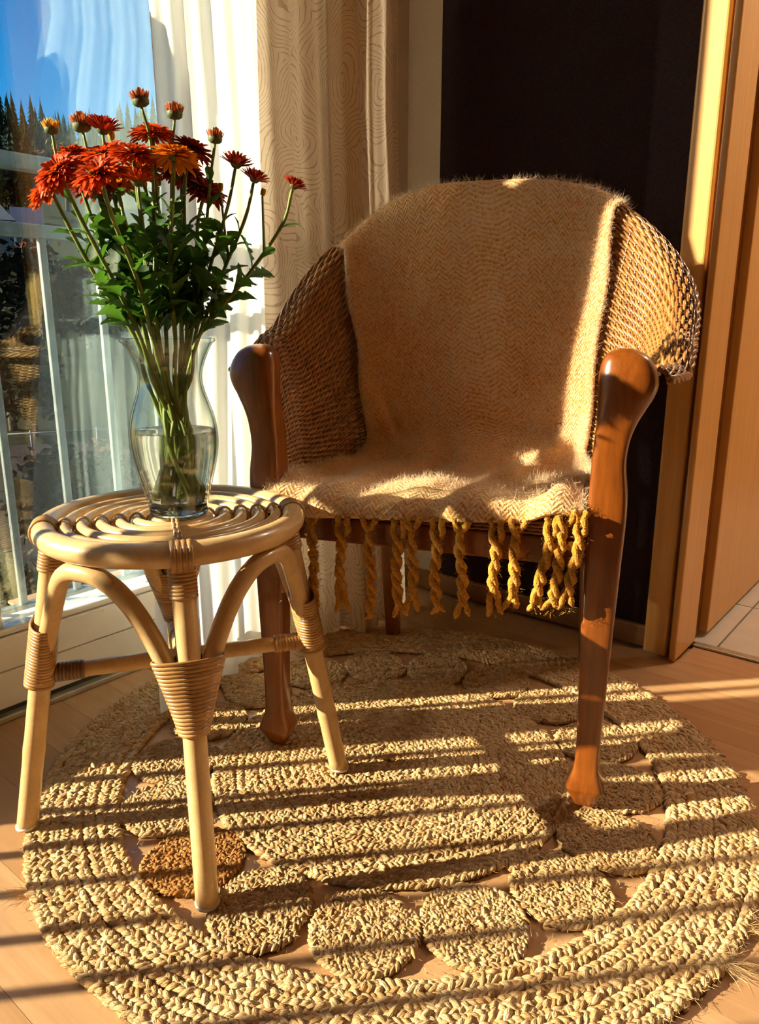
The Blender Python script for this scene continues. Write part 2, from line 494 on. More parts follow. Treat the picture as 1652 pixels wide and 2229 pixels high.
# floor: slab with separate boards where the photograph shows them
fl = MB(); fl.box(-2.1, 1.755, -1.45, 2.0, -0.06, -0.0085, rm)
floor = struct(fl.build('floor', 'floor_wood', smooth=False))
bl, bw, g = 0.93, 0.0985, 0.0003
bb = MB(); bb.box(-bl / 2 + g, bl / 2 - g, -bw / 2 + g, bw / 2 - g, -0.008, 0.0)
board0 = None
row = 0
a = 1.75 - bw / 2
while a > -2.6:
    b0 = -1.40 + bl / 2 - (0.0 if row % 3 == 0 else (0.37 if row % 3 == 1 else 0.68)) * bl
    b = b0
    while b < 2.7:
        near = a > -0.35 and b < 1.5
        if near and not (a > 1.70 and b < -0.9):
            p = rm(a, b, 0)
            if board0 is None:
                o = board0 = bb.build('plank', 'floor_wood', floor, smooth=False)
            else:
                o = inst(board0, floor, name='plank')
            o.matrix_local = Matrix.Translation(p) @ Matrix.Rotation(math.atan2(NV.y, NV.x), 4, 'Z')
        b += bl
    row += 1
    a -= bw
far = MB(); far.box(-2.1, -0.42, -1.38, 2.0, -0.0085, 0, rm)
far.build('plank_field', 'floor_wood', floor, smooth=False)

# window wall with a tall opening
OPN0, OPN1, OPT = -1.85, 1.335, 2.18
m = MB()
m.box(OPN1, WALL_W + 0.12, WALL_N - 0.2, WALL_N, 0, CEIL, rm)
m.box(-2.12, OPN0, WALL_N - 0.2, WALL_N, 0, CEIL, rm)
m.box(OPN0, OPN1, WALL_N - 0.2, WALL_N, OPT, CEIL, rm)
m.box(OPN0, OPN1, WALL_N - 0.2, -1.385, -0.3, 0.0, rm)
struct(m.build('wall_window', 'wall_taupe', smooth=False))
# back wall: a narrow cream strip in the corner, dark paint, then the doorway
DARK0, DOOR0, DOOR1, DOORT = -1.185, -0.552, 0.48, 2.06
m = MB(); m.box(WALL_W, WALL_W + 0.11, WALL_N - 0.2, DARK0, 0, CEIL, rm)
struct(m.build('wall_back_corner', 'wall_taupe', smooth=False))
m = MB(); m.box(WALL_W, WALL_W + 0.11, DARK0, DOOR0 + 0.03, 0, CEIL, rm)
m.box(WALL_W, WALL_W + 0.11, DOOR1 - 0.03, 2.02, 0, CEIL, rm)
m.box(WALL_W, WALL_W + 0.11, DOOR0 + 0.03, DOOR1 - 0.03, DOORT - 0.03, CEIL, rm)
struct(m.build('wall_back', 'wall_dark', smooth=False))
m = MB(); m.box(-2.12, -2.0, -1.6, 2.1, 0, CEIL, rm)
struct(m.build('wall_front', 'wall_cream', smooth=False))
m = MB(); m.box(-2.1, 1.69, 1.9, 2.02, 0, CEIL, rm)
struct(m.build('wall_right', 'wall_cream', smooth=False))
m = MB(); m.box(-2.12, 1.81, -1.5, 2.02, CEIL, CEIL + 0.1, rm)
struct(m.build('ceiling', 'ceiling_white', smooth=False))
# baseboards
m = MB(); m.box(WALL_W - 0.016, WALL_W, WALL_N, DOOR0, 0, 0.052, rm)
struct(m.build('baseboard_back', 'board_wood', smooth=False, bevel=0.004))
m = MB(); m.box(OPN1, WALL_W - 0.016, WALL_N, WALL_N + 0.016, 0, 0.052, rm)
struct(m.build('baseboard_window', 'board_wood', smooth=False, bevel=0.004))

# doorway: casing, bead, jamb, open door leaf
dr = bpy.data.objects.new('door_1', None); COL.objects.link(dr); struct(dr)
m = MB(); m.box(WALL_W - 0.05, WALL_W, DOOR0, DOOR0 + 0.053, 0.004, DOORT, rm)
m.build('casing', 'casing_wood', dr, smooth=False, bevel=0.006, seg=3)
m = MB(); m.box(WALL_W - 0.05, WALL_W, DOOR0, DOOR1, DOORT, DOORT + 0.06, rm)
m.build('casing_head', 'casing_wood', dr, smooth=False, bevel=0.006, seg=3)
m = MB(); m.box(WALL_W - 0.05, WALL_W, DOOR1 - 0.053, DOOR1, 0.004, DOORT, rm)
m.build('casing', 'casing_wood', dr, smooth=False, bevel=0.006, seg=3)
m = MB(); m.box(WALL_W - 0.036, WALL_W, DOOR0 + 0.0535, DOOR0 + 0.0625, 0.004, DOORT, rm)
m.build('casing_rebate', 'chair_wood', dr, smooth=False)
m = MB(); m.box(WALL_W - 0.062, WALL_W + 0.085, DOOR0 + 0.063, DOOR0 + 0.078, 0.004, DOORT, rm)
m.build('jamb', 'casing_wood', dr, smooth=False, bevel=0.005, seg=3)
m = MB(); m.box(WALL_W - 0.062, WALL_W + 0.085, DOOR1 - 0.078, DOOR1 - 0.063, 0.004, DOORT, rm)
m.build('jamb', 'casing_wood', dr, smooth=False, bevel=0.005, seg=3)
m = MB(); m.box(WALL_W + 0.135, WALL_W + 0.95, DOOR0 + 0.045, DOOR0 + 0.090, 0.012, DOORT - 0.02, rm)
m.build('leaf', 'casing_wood', dr, smooth=False, bevel=0.003)
m = MB(); m.box(WALL_W + 0.088, WALL_W + 0.134, DOOR0 + 0.04, DOOR0 + 0.0705, 0.0, DOORT, rm)
m.build('hinge_rebate', 'chair_wood', dr, smooth=False)
m = MB(); m.box(WALL_W + 0.060, WALL_W + 0.085, DOOR0 + 0.08, DOOR1 - 0.08, 0.0, 0.006, rm)
m.build('threshold_strip', 'aluminium', dr, smooth=False, bevel=0.002)
# tiled floor and walls of the room beyond
tf = MB(); tf.box(1.776, 3.7, -1.0, 1.4, -0.05, -0.006, rm)
tfo = struct(tf.build('floor_hall', 'grout', smooth=False))
TS = 0.33
t0 = None
for i in range(6):
    for j in range(7):
        a0, b0 = 1.778 + i * TS - (0 if i == 0 else 0.0), -0.425 - 2 * TS + j * TS + 0.0
        if t0 is None:
            mm = MB(); mm.box(0.0025, TS - 0.0025, 0.0025, TS - 0.0025, -0.006, 0.001, rm)
            o = t0 = mm.build('tile', 'tile_white', tfo, smooth=False)
        else: o = inst(t0, tfo, name='tile')
        o.location = rm(a0 if i == 0 else a0 - 0.0, b0, 0)
m = MB(); m.box(3.7, 3.8, -1.1, 1.5, 0, CEIL, rm); m.box(1.8, 3.7, -1.1, -1.0, 0, CEIL, rm); m.box(1.8, 3.7, 1.4, 1.5, 0, CEIL, rm)
struct(m.build('wall_hall', 'wall_cream', smooth=False))
m = MB(); m.box(1.81, 3.8, -1.1, 1.5, CEIL, CEIL + 0.1, rm)
struct(m.build('ceiling_hall', 'ceiling_white', smooth=False))
hl = thing('hall_fill_lamp', 'unseen round white lamp added to light the room beyond the doorway', 'lamp', rm(2.7, 0.3, CEIL), 0)  # unseen fill lamp, added to brighten the door leaf and tiles
m = MB(); m.lathe([(0.0, -.09), (.10, -.085), (.15, -.05), (.16, -.012)], 32); m.build('shade', 'lamp_white', hl)
m = MB(); m.lathe([(.165, -.012), (.17, -.004), (.165, 0.0)], 32); m.build('base', 'lamp_white', hl)
ll = bpy.data.lights.new('fill_bulb', 'POINT'); ll.energy = 58; ll.color = (1.0, 0.92, 0.78); ll.shadow_soft_size = 0.10
lo = bpy.data.objects.new('fill_bulb', ll); COL.objects.link(lo); lo.parent = hl; lo.location = (0, 0, -.22)

# window: white frame members, two panes, metal threshold
wn = bpy.data.objects.new('window_1', None); COL.objects.link(wn); struct(wn)
def fm(name, a0, a1, b0, b1, z0, z1, mat='frame_white', bev=0.003):
    m = MB(); m.box(a0, a1, b0, b1, z0, z1, rm)
    return m.build(name, mat, wn, smooth=False, bevel=bev)
fm('bottom_frame', OPN0, OPN1, -1.47, -1.390, 0.024, 0.0985)
fm('sash_rail', OPN0, OPN1, -1.468, -1.386, 0.1010, 0.1675)
fm('glazing_bead', OPN0, OPN1, -1.424, -1.388, 0.1695, 0.1835, bev=0.005)
fm('outer_bead', OPN0, OPN1, -1.468, -1.442, 0.1695, 0.181, bev=0.004)
fm('gasket', OPN0, OPN1, -1.46, -1.398, 0.012, 0.024, 'gasket', 0)
fm('threshold', OPN0, OPN1, -1.42, -1.379, 0.0005, 0.0125, 'aluminium', 0.003)
fm('top_frame', OPN0, OPN1, -1.47, -1.386, OPT - 0.13, OPT)
for a0, a1 in ((OPN0, OPN0 + 0.12), (OPN1 - 0.12, OPN1)):
    fm('side_frame', a0, a1, -1.47, -1.388, 0.1835, OPT - 0.13)
fm('mullion', -1.30, -1.16, -1.47, -1.395, 0.1835, OPT - 0.13)
fm('shade_block', 0.50, 0.618, -1.500, -1.4705, 0.93, 1.41)  # added block out of view, keeps the sun off the throw
fm('mullion', 0.492, 0.580, -1.47, -1.395, 0.1835, OPT - 0.13)
for nb in (-1.4085, -1.3925):
    m = MB(); m.box(OPN0 + 0.1, OPN1 - 0.1, nb - 0.001, nb + 0.001, 0.172, OPT - 0.12, rm)
    m.build('pane', 'window_glass', wn, smooth=False)

# galvanised railing outside the window
RN = -1.515
rl = thing('balcony_railing', 'galvanised metal railing with upright bars outside the window', 'railing', rm(0.3, RN, 0))
def rl_box(name, a0, a1, z0, z1, t=0.012):
    m = MB(); m.box(a0, a1, RN - t, RN + t, z0, z1, rm)
    return m.build(name, 'galvanised', rl, smooth=False, loc=rl.location, bevel=0.003)
RA0, RA1 = -2.0, 1.6
rl_box('bottom_rail', RA0, RA1, 0.150, 0.176)
rl_box('middle_rail', RA0, RA1, 0.906, 0.932)
rl_box('top_rail', RA0, RA1, 1.028, 1.056, 0.018)
BAR_SP, BAR_0 = 0.1205, 0.796
k0 = int((RA0 - BAR_0) / BAR_SP) ; bar0 = None
for kk in range(k0, 8):
    a = BAR_0 + kk * BAR_SP
    if a > RA1: break
    if bar0 is None:
        mm = MB(); mm.box(-0.0075, 0.0075, -0.006, 0.006, 0.17, 0.910)
        o = bar0 = mm.build('bar', 'galvanised', rl, smooth=False, bevel=0.002)
    else: o = inst(bar0, rl, name='bar')
    p = Vector(rm(a, RN, 0)) - Vector(rl.location)
    o.matrix_local = Matrix.Translation(p) @ Matrix.Rotation(ROOM_YAW, 4, 'Z')
rl_box('shade_panel', 0.135, 0.262, 0.174, 1.030, 0.004)  # added out of view to shade the armchair's left leg and arm
for a in (-1.7, -0.65, 1.35):
    rl_box('post', a, a + 0.03, 0.93, 1.03)

# ------------------------------------------------------------------ curtains
def curtain(name, mat, ctrl, edgeL, label, seed, ncol=150, nrow=36, z0=0.012, z1=2.44, amp=0.006, tail=0.0):
    """ctrl: list of (W, N) along the track; edgeL(z) -> shift of the free edge along W; folds deepen downwards"""
    path = cat_rom(np.array(ctrl), 14)
    seg = np.r_[0, np.cumsum(np.hypot(*np.diff(path, axis=0).T))]
    un = np.linspace(0, seg[-1], ncol)
    wv = np.interp(un, seg, path[:, 0]); nvv = np.interp(un, seg, path[:, 1])
    G = np.zeros((nrow, ncol, 3)); PU = np.zeros((nrow, ncol)); PV = np.zeros((nrow, ncol))
    rs = np.random.default_rng(seed)
    ph = rs.uniform(0, 6, 4)
    for i, z in enumerate(np.linspace(z0, z1, nrow)):
        fr = un / un[-1]
        sh, drop = edgeL(z)
        a = wv + sh * (1 - fr) ** 1.3
        b = nvv + drop * (1 - fr) ** tail + amp * np.sin(fr * 34 + ph[0] + z * 1.1) * (0.6 + 0.4 * np.sin(z * 2 + ph[1])) + 0.004 * np.sin(fr * 71 + z * 2.3 + ph[2])
        G[i, :, 0] = a * WV.x + b * NV.x; G[i, :, 1] = a * WV.y + b * NV.y; G[i, :, 2] = z
        PU[i] = un; PV[i] = z
    base = rm(float(wv.mean()), float(nvv.mean()), 0)
    m = MB(); m.grid(G)
    o = m.build(name, mat, loc=base, extra={'pu': PU, 'pv': PV})
    return tag(o, label, 'curtain')
def edge_sheer(z):
    t = max(0.0, min(1.0, (1.05 - z) / 0.95))
    s = t * t * (3 - 2 * t)
    t2 = max(0.0, min(1.0, (1.33 - z) / 0.2))
    return -0.100 * s - 0.034 * t2, 0.030 * s + 0.046 * t2
curtain('sheer_curtain', 'sheer_cloth',
        [(0.885, -1.236), (0.897, -1.246), (0.93, -1.244), (0.955, -1.236), (0.964, -1.250), (1.00, -1.243), (1.03, -1.235), (1.040, -1.249), (1.08, -1.246), (1.12, -1.246), (1.14, -1.256), (1.20, -1.260), (1.27, -1.262)],
        edge_sheer, 'plain white sheer curtain hanging at the window edge', 3, tail=1.0)
def edge_print(z):
    t = max(0.0, min(1.0, (1.2 - z) / 1.2))
    return -0.045 * t, 0.045 * t
curtain('printed_curtain', 'print_cloth',
        [(1.105, -1.205), (1.115, -1.185), (1.145, -1.168), (1.17, -1.180), (1.195, -1.215), (1.23, -1.222), (1.285, -1.218), (1.318, -1.222), (1.308, -1.175), (1.325, -1.158), (1.375, -1.164), (1.39, -1.172), (1.405, -1.160), (1.46, -1.166), (1.515, -1.190)],
        edge_print, 'cream curtain printed with brown wavy contour lines behind the armchair', 5, amp=0.003)
# ------------------------------------------------------------------ outside
def terr_h(r):
    xs = [0, 26, 34, 60, 95, 140, 220, 320, 420]
    hs = [-6.2, -6.2, -4.2, 0.5, 5.5, 14, 37, 67, 76]
    return float(np.interp(r, xs, hs))
AZ0, AZ1 = -46, 24          # degrees to the right of +Y
def at_px(u, r):
    """ground point seen in the direction of column u of the picture, r metres away"""
    az = math.atan2(u - 826, 1692.0)
    return np.array([r * math.sin(az), r * math.cos(az)])
rr = np.array([3.0, 12, 20, 26, 30, 34, 46, 60, 78, 95, 118, 140, 180, 220, 270, 320, 370, 420])
def ridge(az):
    return 1.0 + 0.055 * math.sin(az * 23 + 1.0) - 0.13 * math.exp(-((math.degrees(az) + 19.5) / 2.2) ** 2)
def fan(r0, r1, name, mat):
    sel = [r for r in rr if r0 <= r <= r1]
    G = []
    for r in sel:
        row = []
        for az in np.radians(np.linspace(AZ0, AZ1, 60)):
            hh = terr_h(r)
            if r > 120: hh = 14 + (hh - 14) * ridge(az)
            row.append((r * math.sin(az), r * math.cos(az), hh))
        G.append(row)
    m = MB(); m.grid(G, flip=True)
    return struct(m.build(name, mat))
fan(3, 34, 'ground_street', 'asphalt')
fan(34, 95, 'ground_meadow', 'meadow')
fan(95, 420, 'ground_hillside', 'forest_floor')

# conifers: jagged tiers on a trunk, three shapes shared by all trees
def conifer_mesh(seed):
    rs = np.random.default_rng(seed)
    m = MB()
    n = 9; T = 11
    for t in range(T):
        f = t / (T - 1)
        z0 = 0.10 + 0.80 * f
        r = 0.205 * (1 - f) ** 0.85 + 0.02
        V = [(0, 0, z0 + 0.17 * (1 - 0.45 * f))]
        for q in range(2 * n):
            an = q * PI / n + t * 0.7
            rad = r * (rs.uniform(0.85, 1.2) if q % 2 == 0 else rs.uniform(0.55, 0.72))
            V.append((rad * math.cos(an), rad * math.sin(an), z0 - (0.035 if q % 2 == 0 else 0.0) + rs.uniform(-0.01, 0.01)))
        F = [(0, 1 + q, 1 + (q + 1) % (2 * n)) for q in range(2 * n)]
        m.add(V, F)
    return m
con0 = [conifer_mesh(i).build('foliage', 'conifer', smooth=False, link=False) for i in range(3)]
tk = MB(); tk.tube([(0, 0, 0), (0, 0, 0.5)], [0.02, 0.01], 6); trunk0 = tk.build('trunk', 'bark', link=False)
def tree_from(parts, name, label, cat, group, loc, h, rz, wide=1.0):
    t = thing(name, label, cat, loc, rz, group)
    t.scale = (h * wide, h * wide, h)
    for p in parts: inst(p, t, name=p.name.split('.')[0])
    return t
rs = random.Random(3)
cols = []
for lane, (r, step) in enumerate(((330, 15), (300, 21), (262, 26), (225, 34))):
    u = -25 + lane * 7
    while u < 375:
        cols.append((u + rs.uniform(-4, 4), r + (9 if len(cols) % 2 else -9) + rs.uniform(-3, 3), lane))
        u += step * rs.uniform(0.8, 1.25)
for u, r, lane in cols:
    p = at_px(u, r); az = math.atan2(p[0], p[1])
    hh = terr_h(r); hh = 14 + (hh - 14) * ridge(az)
    lab = ('dark conifer standing on the skyline of the hill outside', 'dark conifer in the upper forest just below the skyline', 'dark conifer in the middle of the forested slope', 'dark conifer low on the forested slope')[lane]
    grp = ('skyline conifers', 'upper forest conifers', 'middle forest conifers', 'lower forest conifers')[lane]
    tree_from([con0[rs.randrange(3)], trunk0], 'conifer', lab, 'tree', grp, (p[0], p[1], hh - 1), rs.uniform(11, 17) * (1.25 if rs.random() < 0.15 else 1), rs.uniform(0, 6), 0.72)

# broad-leaved trees and shrubs: clumps of leaf cards bunched on a crown
def crown_mesh(seed, nclump=16, per=70, size=0.055):
    rs_ = np.random.default_rng(seed); m = MB()
    V = []; F = []; A = []
    for _ in range(nclump):
        d = rs_.normal(size=3); d /= np.linalg.norm(d)
        c = np.array([0, 0, 0.62]) + d * rs_.uniform(0.1, 0.26) * np.array([1, 1, 1.1])
        for _ in range(per):
            q = c + rs_.normal(size=3) * 0.075
            a = rs_.normal(size=3); a /= np.linalg.norm(a); b = np.cross(a, rs_.normal(size=3)); b /= np.linalg.norm(b)
            k_ = len(V); s_ = size * rs_.uniform(0.5, 1.1)
            V += [q - a * s_, q + b * s_ * 0.5, q + a * s_, q - b * s_ * 0.5]
            F.append((k_, k_ + 1, k_ + 2, k_ + 3))
    m.add(np.array(V), F)
    return m
cr = {}
for nm in ('autumn_yellow', 'autumn_rust', 'shrub_dark'):
    cr[nm] = [crown_mesh(10 + i).build('foliage', nm, smooth=False, link=False) for i in range(2)]
bt = MB(); bt.tube([(0, 0, 0), (0.01, 0, 0.3), (0, 0.01, 0.65)], [0.035, 0.028, 0.012], 6); btrunk = bt.build('trunk', 'bark', link=False)
for (u, r, h, kd, lab) in (
        (8, 150, 14, 'autumn_yellow', 'yellow autumn tree at the left edge of the view, above the railing'),
        (40, 160, 12, 'autumn_yellow', 'yellow autumn tree below the dark conifers, right of the leftmost one'),
        (75, 150, 12, 'autumn_rust', 'rust-brown autumn tree beside the yellow trees'),
        (105, 165, 13, 'autumn_rust', 'rust-brown autumn tree behind the flowers'),
        (170, 170, 13, 'autumn_yellow', 'yellowish tree seen through the curtain reflection in the pane'),
        (235, 160, 13, 'shrub_dark', 'dark tree seen through the curtain reflection in the pane'),
        (20, 52, 7.5, 'shrub_dark', 'dark bushy tree in front of the white house'),
        (62, 48, 6.0, 'shrub_dark', 'dark shrub below the pink house'),
        (95, 55, 7.0, 'autumn_rust', 'red-brown shrub against the foot of the pink house'),
        (2, 36, 5.5, 'shrub_dark', 'dark shrub at the lower left behind the railing'),
        (50, 35, 4.0, 'shrub_dark', 'low dark shrub beside the meadow'),
        (135, 50, 7.0, 'shrub_dark', 'dark shrub right of the houses'),
        (190, 52, 6.0, 'shrub_dark', 'dark shrub seen behind the flower stems'),
        (250, 50, 6.0, 'shrub_dark', 'dark shrub nearest to the curtain'),
        (45, 24, 3.4, 'shrub_dark', 'dark shrub across the street, behind the second railing bar'),
        (100, 25, 3.6, 'shrub_dark', 'dark shrub across the street, behind the third railing bar'),
        (150, 24, 3.2, 'shrub_dark', 'dark shrub across the street, behind the flower leaves'),
        (205, 25, 3.5, 'autumn_rust', 'rusty shrub across the street, behind the vase'),
        (12, 14, 2.2, 'shrub_dark', 'small dark bush by the street below the window'),
        (-40, 16, 2.6, 'shrub_dark', 'small dark bush by the street, left of the frame')):
    p = at_px(u, r)
    tree_from([cr[kd][rs.randrange(2)], btrunk], 'broadleaf_tree' if r > 100 else 'shrub', lab, 'tree' if r > 100 else 'shrub', None, (p[0], p[1], terr_h(r) - h * 0.12), h, rs.uniform(0, 6), 1.0)

def house(u0, u1, r, z0, z1, wallm, roofm, label, wins, roof_h=2.6, depth=7, name='house'):
    a, b = at_px(u0, r), at_px(u1, r)
    wd = float(np.linalg.norm(b - a)); mid = (a + b) / 2
    yaw = math.atan2(b[1] - a[1], b[0] - a[0])
    h = thing(name, label, 'house', (mid[0], mid[1], z0 - 3), yaw)
    H_ = z1 - z0 + 3
    m = MB(); m.box(-wd / 2, wd / 2, 0, depth, 0, H_); m.build('wall', wallm, h, smooth=False)
    if roof_h:
        m = MB()
        m.add([(-wd / 2 - .4, -.5, H_ - .2), (wd / 2 + .4, -.5, H_ - .2), (wd / 2 + .4, depth + .5, H_ - .2), (-wd / 2 - .4, depth + .5, H_ - .2), (-wd / 2 + 1.5, depth / 2, H_ + roof_h), (wd / 2 - 1.5, depth / 2, H_ + roof_h)],
              [(0, 1, 5, 4), (2, 3, 4, 5), (0, 4, 3), (1, 2, 5), (0, 3, 2, 1)])
        m.build('roof', roofm, h, smooth=False)
    for (x, z, ww, hh, n) in wins:
        zc = z - z0 + 3
        m = MB(); m.box(x - ww / 2 - .1, x + ww / 2 + .1, -.06, 0.02, zc - hh / 2 - .1, zc + hh / 2 + .1)
        f_ = m.build('window', 'window_trim', h, smooth=False)
        for i in range(n):
            xx = x - ww / 2 + ww * (i + .5) / n
            m = MB(); m.box(xx - ww / n / 2 + .05, xx + ww / n / 2 - .05, -.09, -.05, zc - hh / 2, zc + hh / 2)
            m.build('pane', 'house_glass', f_, smooth=False)
    return h
house(48, 118, 84, 3.0, 11.2, 'house_pink', 'roof_slate', 'pink house with paired dark windows beyond the railing',
      [(-0.55, 8.6, 1.3, 1.3, 2), (-0.5, 5.9, 1.3, 1.3, 2), (1.2, 8.6, 1.0, 1.3, 2), (1.2, 5.9, 1.0, 1.3, 2)], roof_h=0.0)
house(-90, 46, 70, 1.5, 8.6, 'house_white', 'roof_slate', 'pale house with a blue-grey slate roof at the left',
      [(1.7, 6.6, 1.5, 1.7, 1), (-0.3, 6.6, 1.5, 1.7, 1), (1.7, 3.8, 1.5, 1.5, 1)], roof_h=2.6)
house(60, 150, 70, -1.0, 3.6, 'house_red', 'roof_slate', 'low dark red shed in front of the pink house', [(-0.5, 2.4, 0.9, 0.9, 1)], roof_h=0)
# low fence along the meadow
fz = thing('meadow_fence', 'low pale rail fence along the meadow', 'fence', (*at_px(60, 33), terr_h(33)))
m = MB(); p0, p1 = at_px(-40, 33), at_px(260, 33); m.box(0, 1, -.03, .03, 0, 1)
m = MB(); m.tube([(p0[0], p0[1], -3.6), (p1[0], p1[1], -3.6)], 0.03, 6); m.build('rail', 'roof_slate', fz, loc=fz.location)
for i in range(5):
    p = p0 + (p1 - p0) * i / 4
    m = MB(); m.tube([(p[0], p[1], -4.8), (p[0], p[1], -3.5)], 0.04, 6); m.build('post', 'roof_slate', fz, loc=fz.location)
# ------------------------------------------------------------------ armchair
CH_YAW = R_(-19.5)
RUG_T = 0.012
ch = thing('armchair', 'brown wicker armchair with reddish wooden frame, draped with a throw', 'chair', (0.0715, 1.1355, RUG_T), CH_YAW)
LX = 0.2685
def loft(m, rings, p0=5.0, knob=None, n=20):
    """rings: (z, xc, yc, hx, hy); rounded rectangles (superellipse), softer above the height knob"""
    V = []
    for z, xc, yc, hx, hy in rings:
        p = p0 if knob is None else p0 + (3.0 - p0) * min(1, max(0, (z - knob) / .05))
        row = []
        for k_ in range(n):
            a_ = (k_ + .5) * 2 * PI / n
            ca, sa = math.cos(a_), math.sin(a_)
            row.append((xc + hx * math.copysign(abs(ca) ** (2 / p), ca), yc + hy * math.copysign(abs(sa) ** (2 / p), sa), z))
        V.append(row)
    m.grid(V, closed_u=True)
    o = m.n - len(rings) * n
    m.f.append(tuple(o + k for k in range(n - 1, -1, -1)))
    m.f.append(tuple(o + (len(rings) - 1) * n + k for k in range(n)))
for s in (-1, 1):
    prof = [(0.0, 0, 0, .0145, .0145), (0.003, 0, 0, .016, .016), (0.030, 0, 0, .0285, .0275), (0.034, 0, 0, .0288, .0278), (0.062, 0, 0, .0195, .0205), (0.085, 0, 0, .0182, .0195),
            (0.14, 0, 0, .0187, .0198), (0.26, 0, 0, .0222, .0225), (0.38, 0, 0, .0258, .0245), (0.46, 0.001, 0, .0272, .0250), (0.50, 0.001, 0, .0262, .0250), (0.54, -0.001, 0, .0232, .0245), (0.575, 0.001, -.002, .0235, .0245),
            (0.600, 0.005, -.004, .0268, .0250), (0.620, 0.010, -.006, .0318, .0265), (0.638, 0.0145, -.007, .0368, .0280), (0.654, 0.0165, -.007, .0392, .0290), (0.668, 0.0155, -.006, .0382, .0288), (0.681, 0.0135, -.004, .0345, .0270), (0.691, 0.0115, -.003, .0285, .0235), (0.698, 0.010, -.001, .0185, .0175), (0.7015, 0.009, 0, .009, .009)]
    rings = [(z, s * (LX + xc), yc, hx, hy) for z, xc, yc, hx, hy in prof]
    P = np.array(rings); tt = np.arange(len(P))
    fine = cat_rom(P[4:], 4)
    rings = [tuple(r) for r in P[:4]] + [tuple(r) for r in fine]
    m = MB(); loft(m, rings, 6.0, .575)
    o = m.build('front_leg', 'chair_wood', ch)
    md = o.modifiers.new('es', 'EDGE_SPLIT'); md.split_angle = R_(52)
    # back leg
    m = MB(); loft(m, [(-0.011, s * .2275, .530, .015, .015), (0.2, s * .224, .495, .018, .019), (0.44, s * .22, .452, .020, .021), (0.60, s * .215, .445, .018, .018)], 6.0)
    o = m.build('back_leg', 'chair_wood', ch); o.modifiers.new('es', 'EDGE_SPLIT').split_angle = R_(35)
    # side rail
    m = MB()
    loft_pts = []
    x0, x1 = s * (LX - .006), s * .222
    q = [(x0 - .011, 0.02), (x0 + .011, 0.02), (x1 + .011, .455), (x1 - .011, .455)]
    m.add([(x, y, z) for z in (.392, .432) for x, y in q], [(3, 2, 1, 0), (4, 5, 6, 7), (0, 1, 5, 4), (1, 2, 6, 5), (2, 3, 7, 6), (3, 0, 4, 7)])
    m.build('side_rail', 'chair_wood', ch, smooth=False, bevel=.003)
m = MB(); m.box(-LX + .022, LX - .022, -.016, .012, .390, .431); m.build('front_rail', 'chair_wood', ch, smooth=False, bevel=.004)
m = MB(); m.box(-.21, .21, .440, .462, .392, .432); m.build('back_rail', 'chair_wood', ch, smooth=False, bevel=.004)

# the woven shell: plan curve blends from the seat outline to the flared rim
SE = .64
PHM = 1.95
def shell(ph, t, off=0.0):
    """ph, t arrays (broadcast) -> points; t in 0..1, above 1 the edge rolls outwards"""
    ph, t = np.broadcast_arrays(np.asarray(ph, float), np.asarray(t, float))
    c_, s_ = np.cos(ph), np.sin(ph)
    ex = np.sign(s_) * np.abs(s_) ** SE; ey = np.sign(c_) * np.abs(c_) ** SE
    tc = np.minimum(t, 1.0)
    bl = tc ** 1.5
    a = .250 + (.318 - .250) * bl + .010 * np.exp(-((np.abs(ph) - 1.35) / .35) ** 2) * bl * (ph > 0)
    y0 = .125 + (.166 - .125) * bl; b = .285 + (.272 - .285) * bl
    zr = .655 + .312 * np.clip((c_ + .10) / 1.10, 0, 1) ** .86
    x = a * ex; y = y0 + b * ey; z = .412 + (zr - .412) * tc
    # rolled edge
    be = np.maximum(t - 1.0, 0) * 8.0
    nx, ny = s_ , c_
    nn = np.hypot(nx, ny); nx, ny = nx / nn, ny / nn
    rr_ = .016 + .010 * np.exp(-((np.abs(ph) - 1.3) / .5) ** 2)
    x = x + nx * rr_ * (1 - np.cos(be)); y = y + ny * rr_ * (1 - np.cos(be)); z = z + rr_ * np.sin(be)
    return np.stack([x, y, z], -1)
def shell_n(ph, t):
    e = 1e-3
    du = shell(ph + e, t) - shell(ph - e, t); dv = shell(ph, np.asarray(t) + e) - shell(ph, np.asarray(t) - e)
    n = np.cross(dv, du); n /= np.linalg.norm(n, axis=-1)[..., None] + 1e-9
    return n                                   # points outwards (away from the sitter)
# arc-length even spacing of the stakes along the rim
phs = np.linspace(-PHM, PHM, 600)
rp = shell(phs, np.full_like(phs, .6))
ar = np.r_[0, np.cumsum(np.linalg.norm(np.diff(rp, axis=0), axis=1))]
NST = int(ar[-1] / .0165)
ph_of = lambda q: np.interp(q * ar[-1], ar, phs)
m = MB()
SUB = 4
q = np.linspace(0, 1, NST * SUB + 1)
phq = ph_of(q)
for j in range(82):
    t = (j + .5) / 70 if j < 70 else 1 + (j - 69.6) * .029
    P = shell(phq, np.full_like(phq, t)); N_ = shell_n(phq, np.full_like(phq, min(t, 1.2)))
    P = P + N_ * (.0023 * np.cos(PI * (q * NST + j)))[:, None]
    m.tube(P, .0027, 4, rnd=random.uniform(.1, .9), ry=.0031)
o = m.build('wicker_weave', 'wicker', ch); o['kind'] = 'stuff'; o['label'] = 'fine woven wicker strands of the back and sides'
m = MB()
for i in range(NST + 1):
    t = np.linspace(0, 1.3, 22); P = shell(np.full_like(t, ph_of(i / NST)), t)
    m.tube(P, .0021, 4, rnd=.3)
o = m.build('wicker_stakes', 'wicker', ch); o['kind'] = 'stuff'
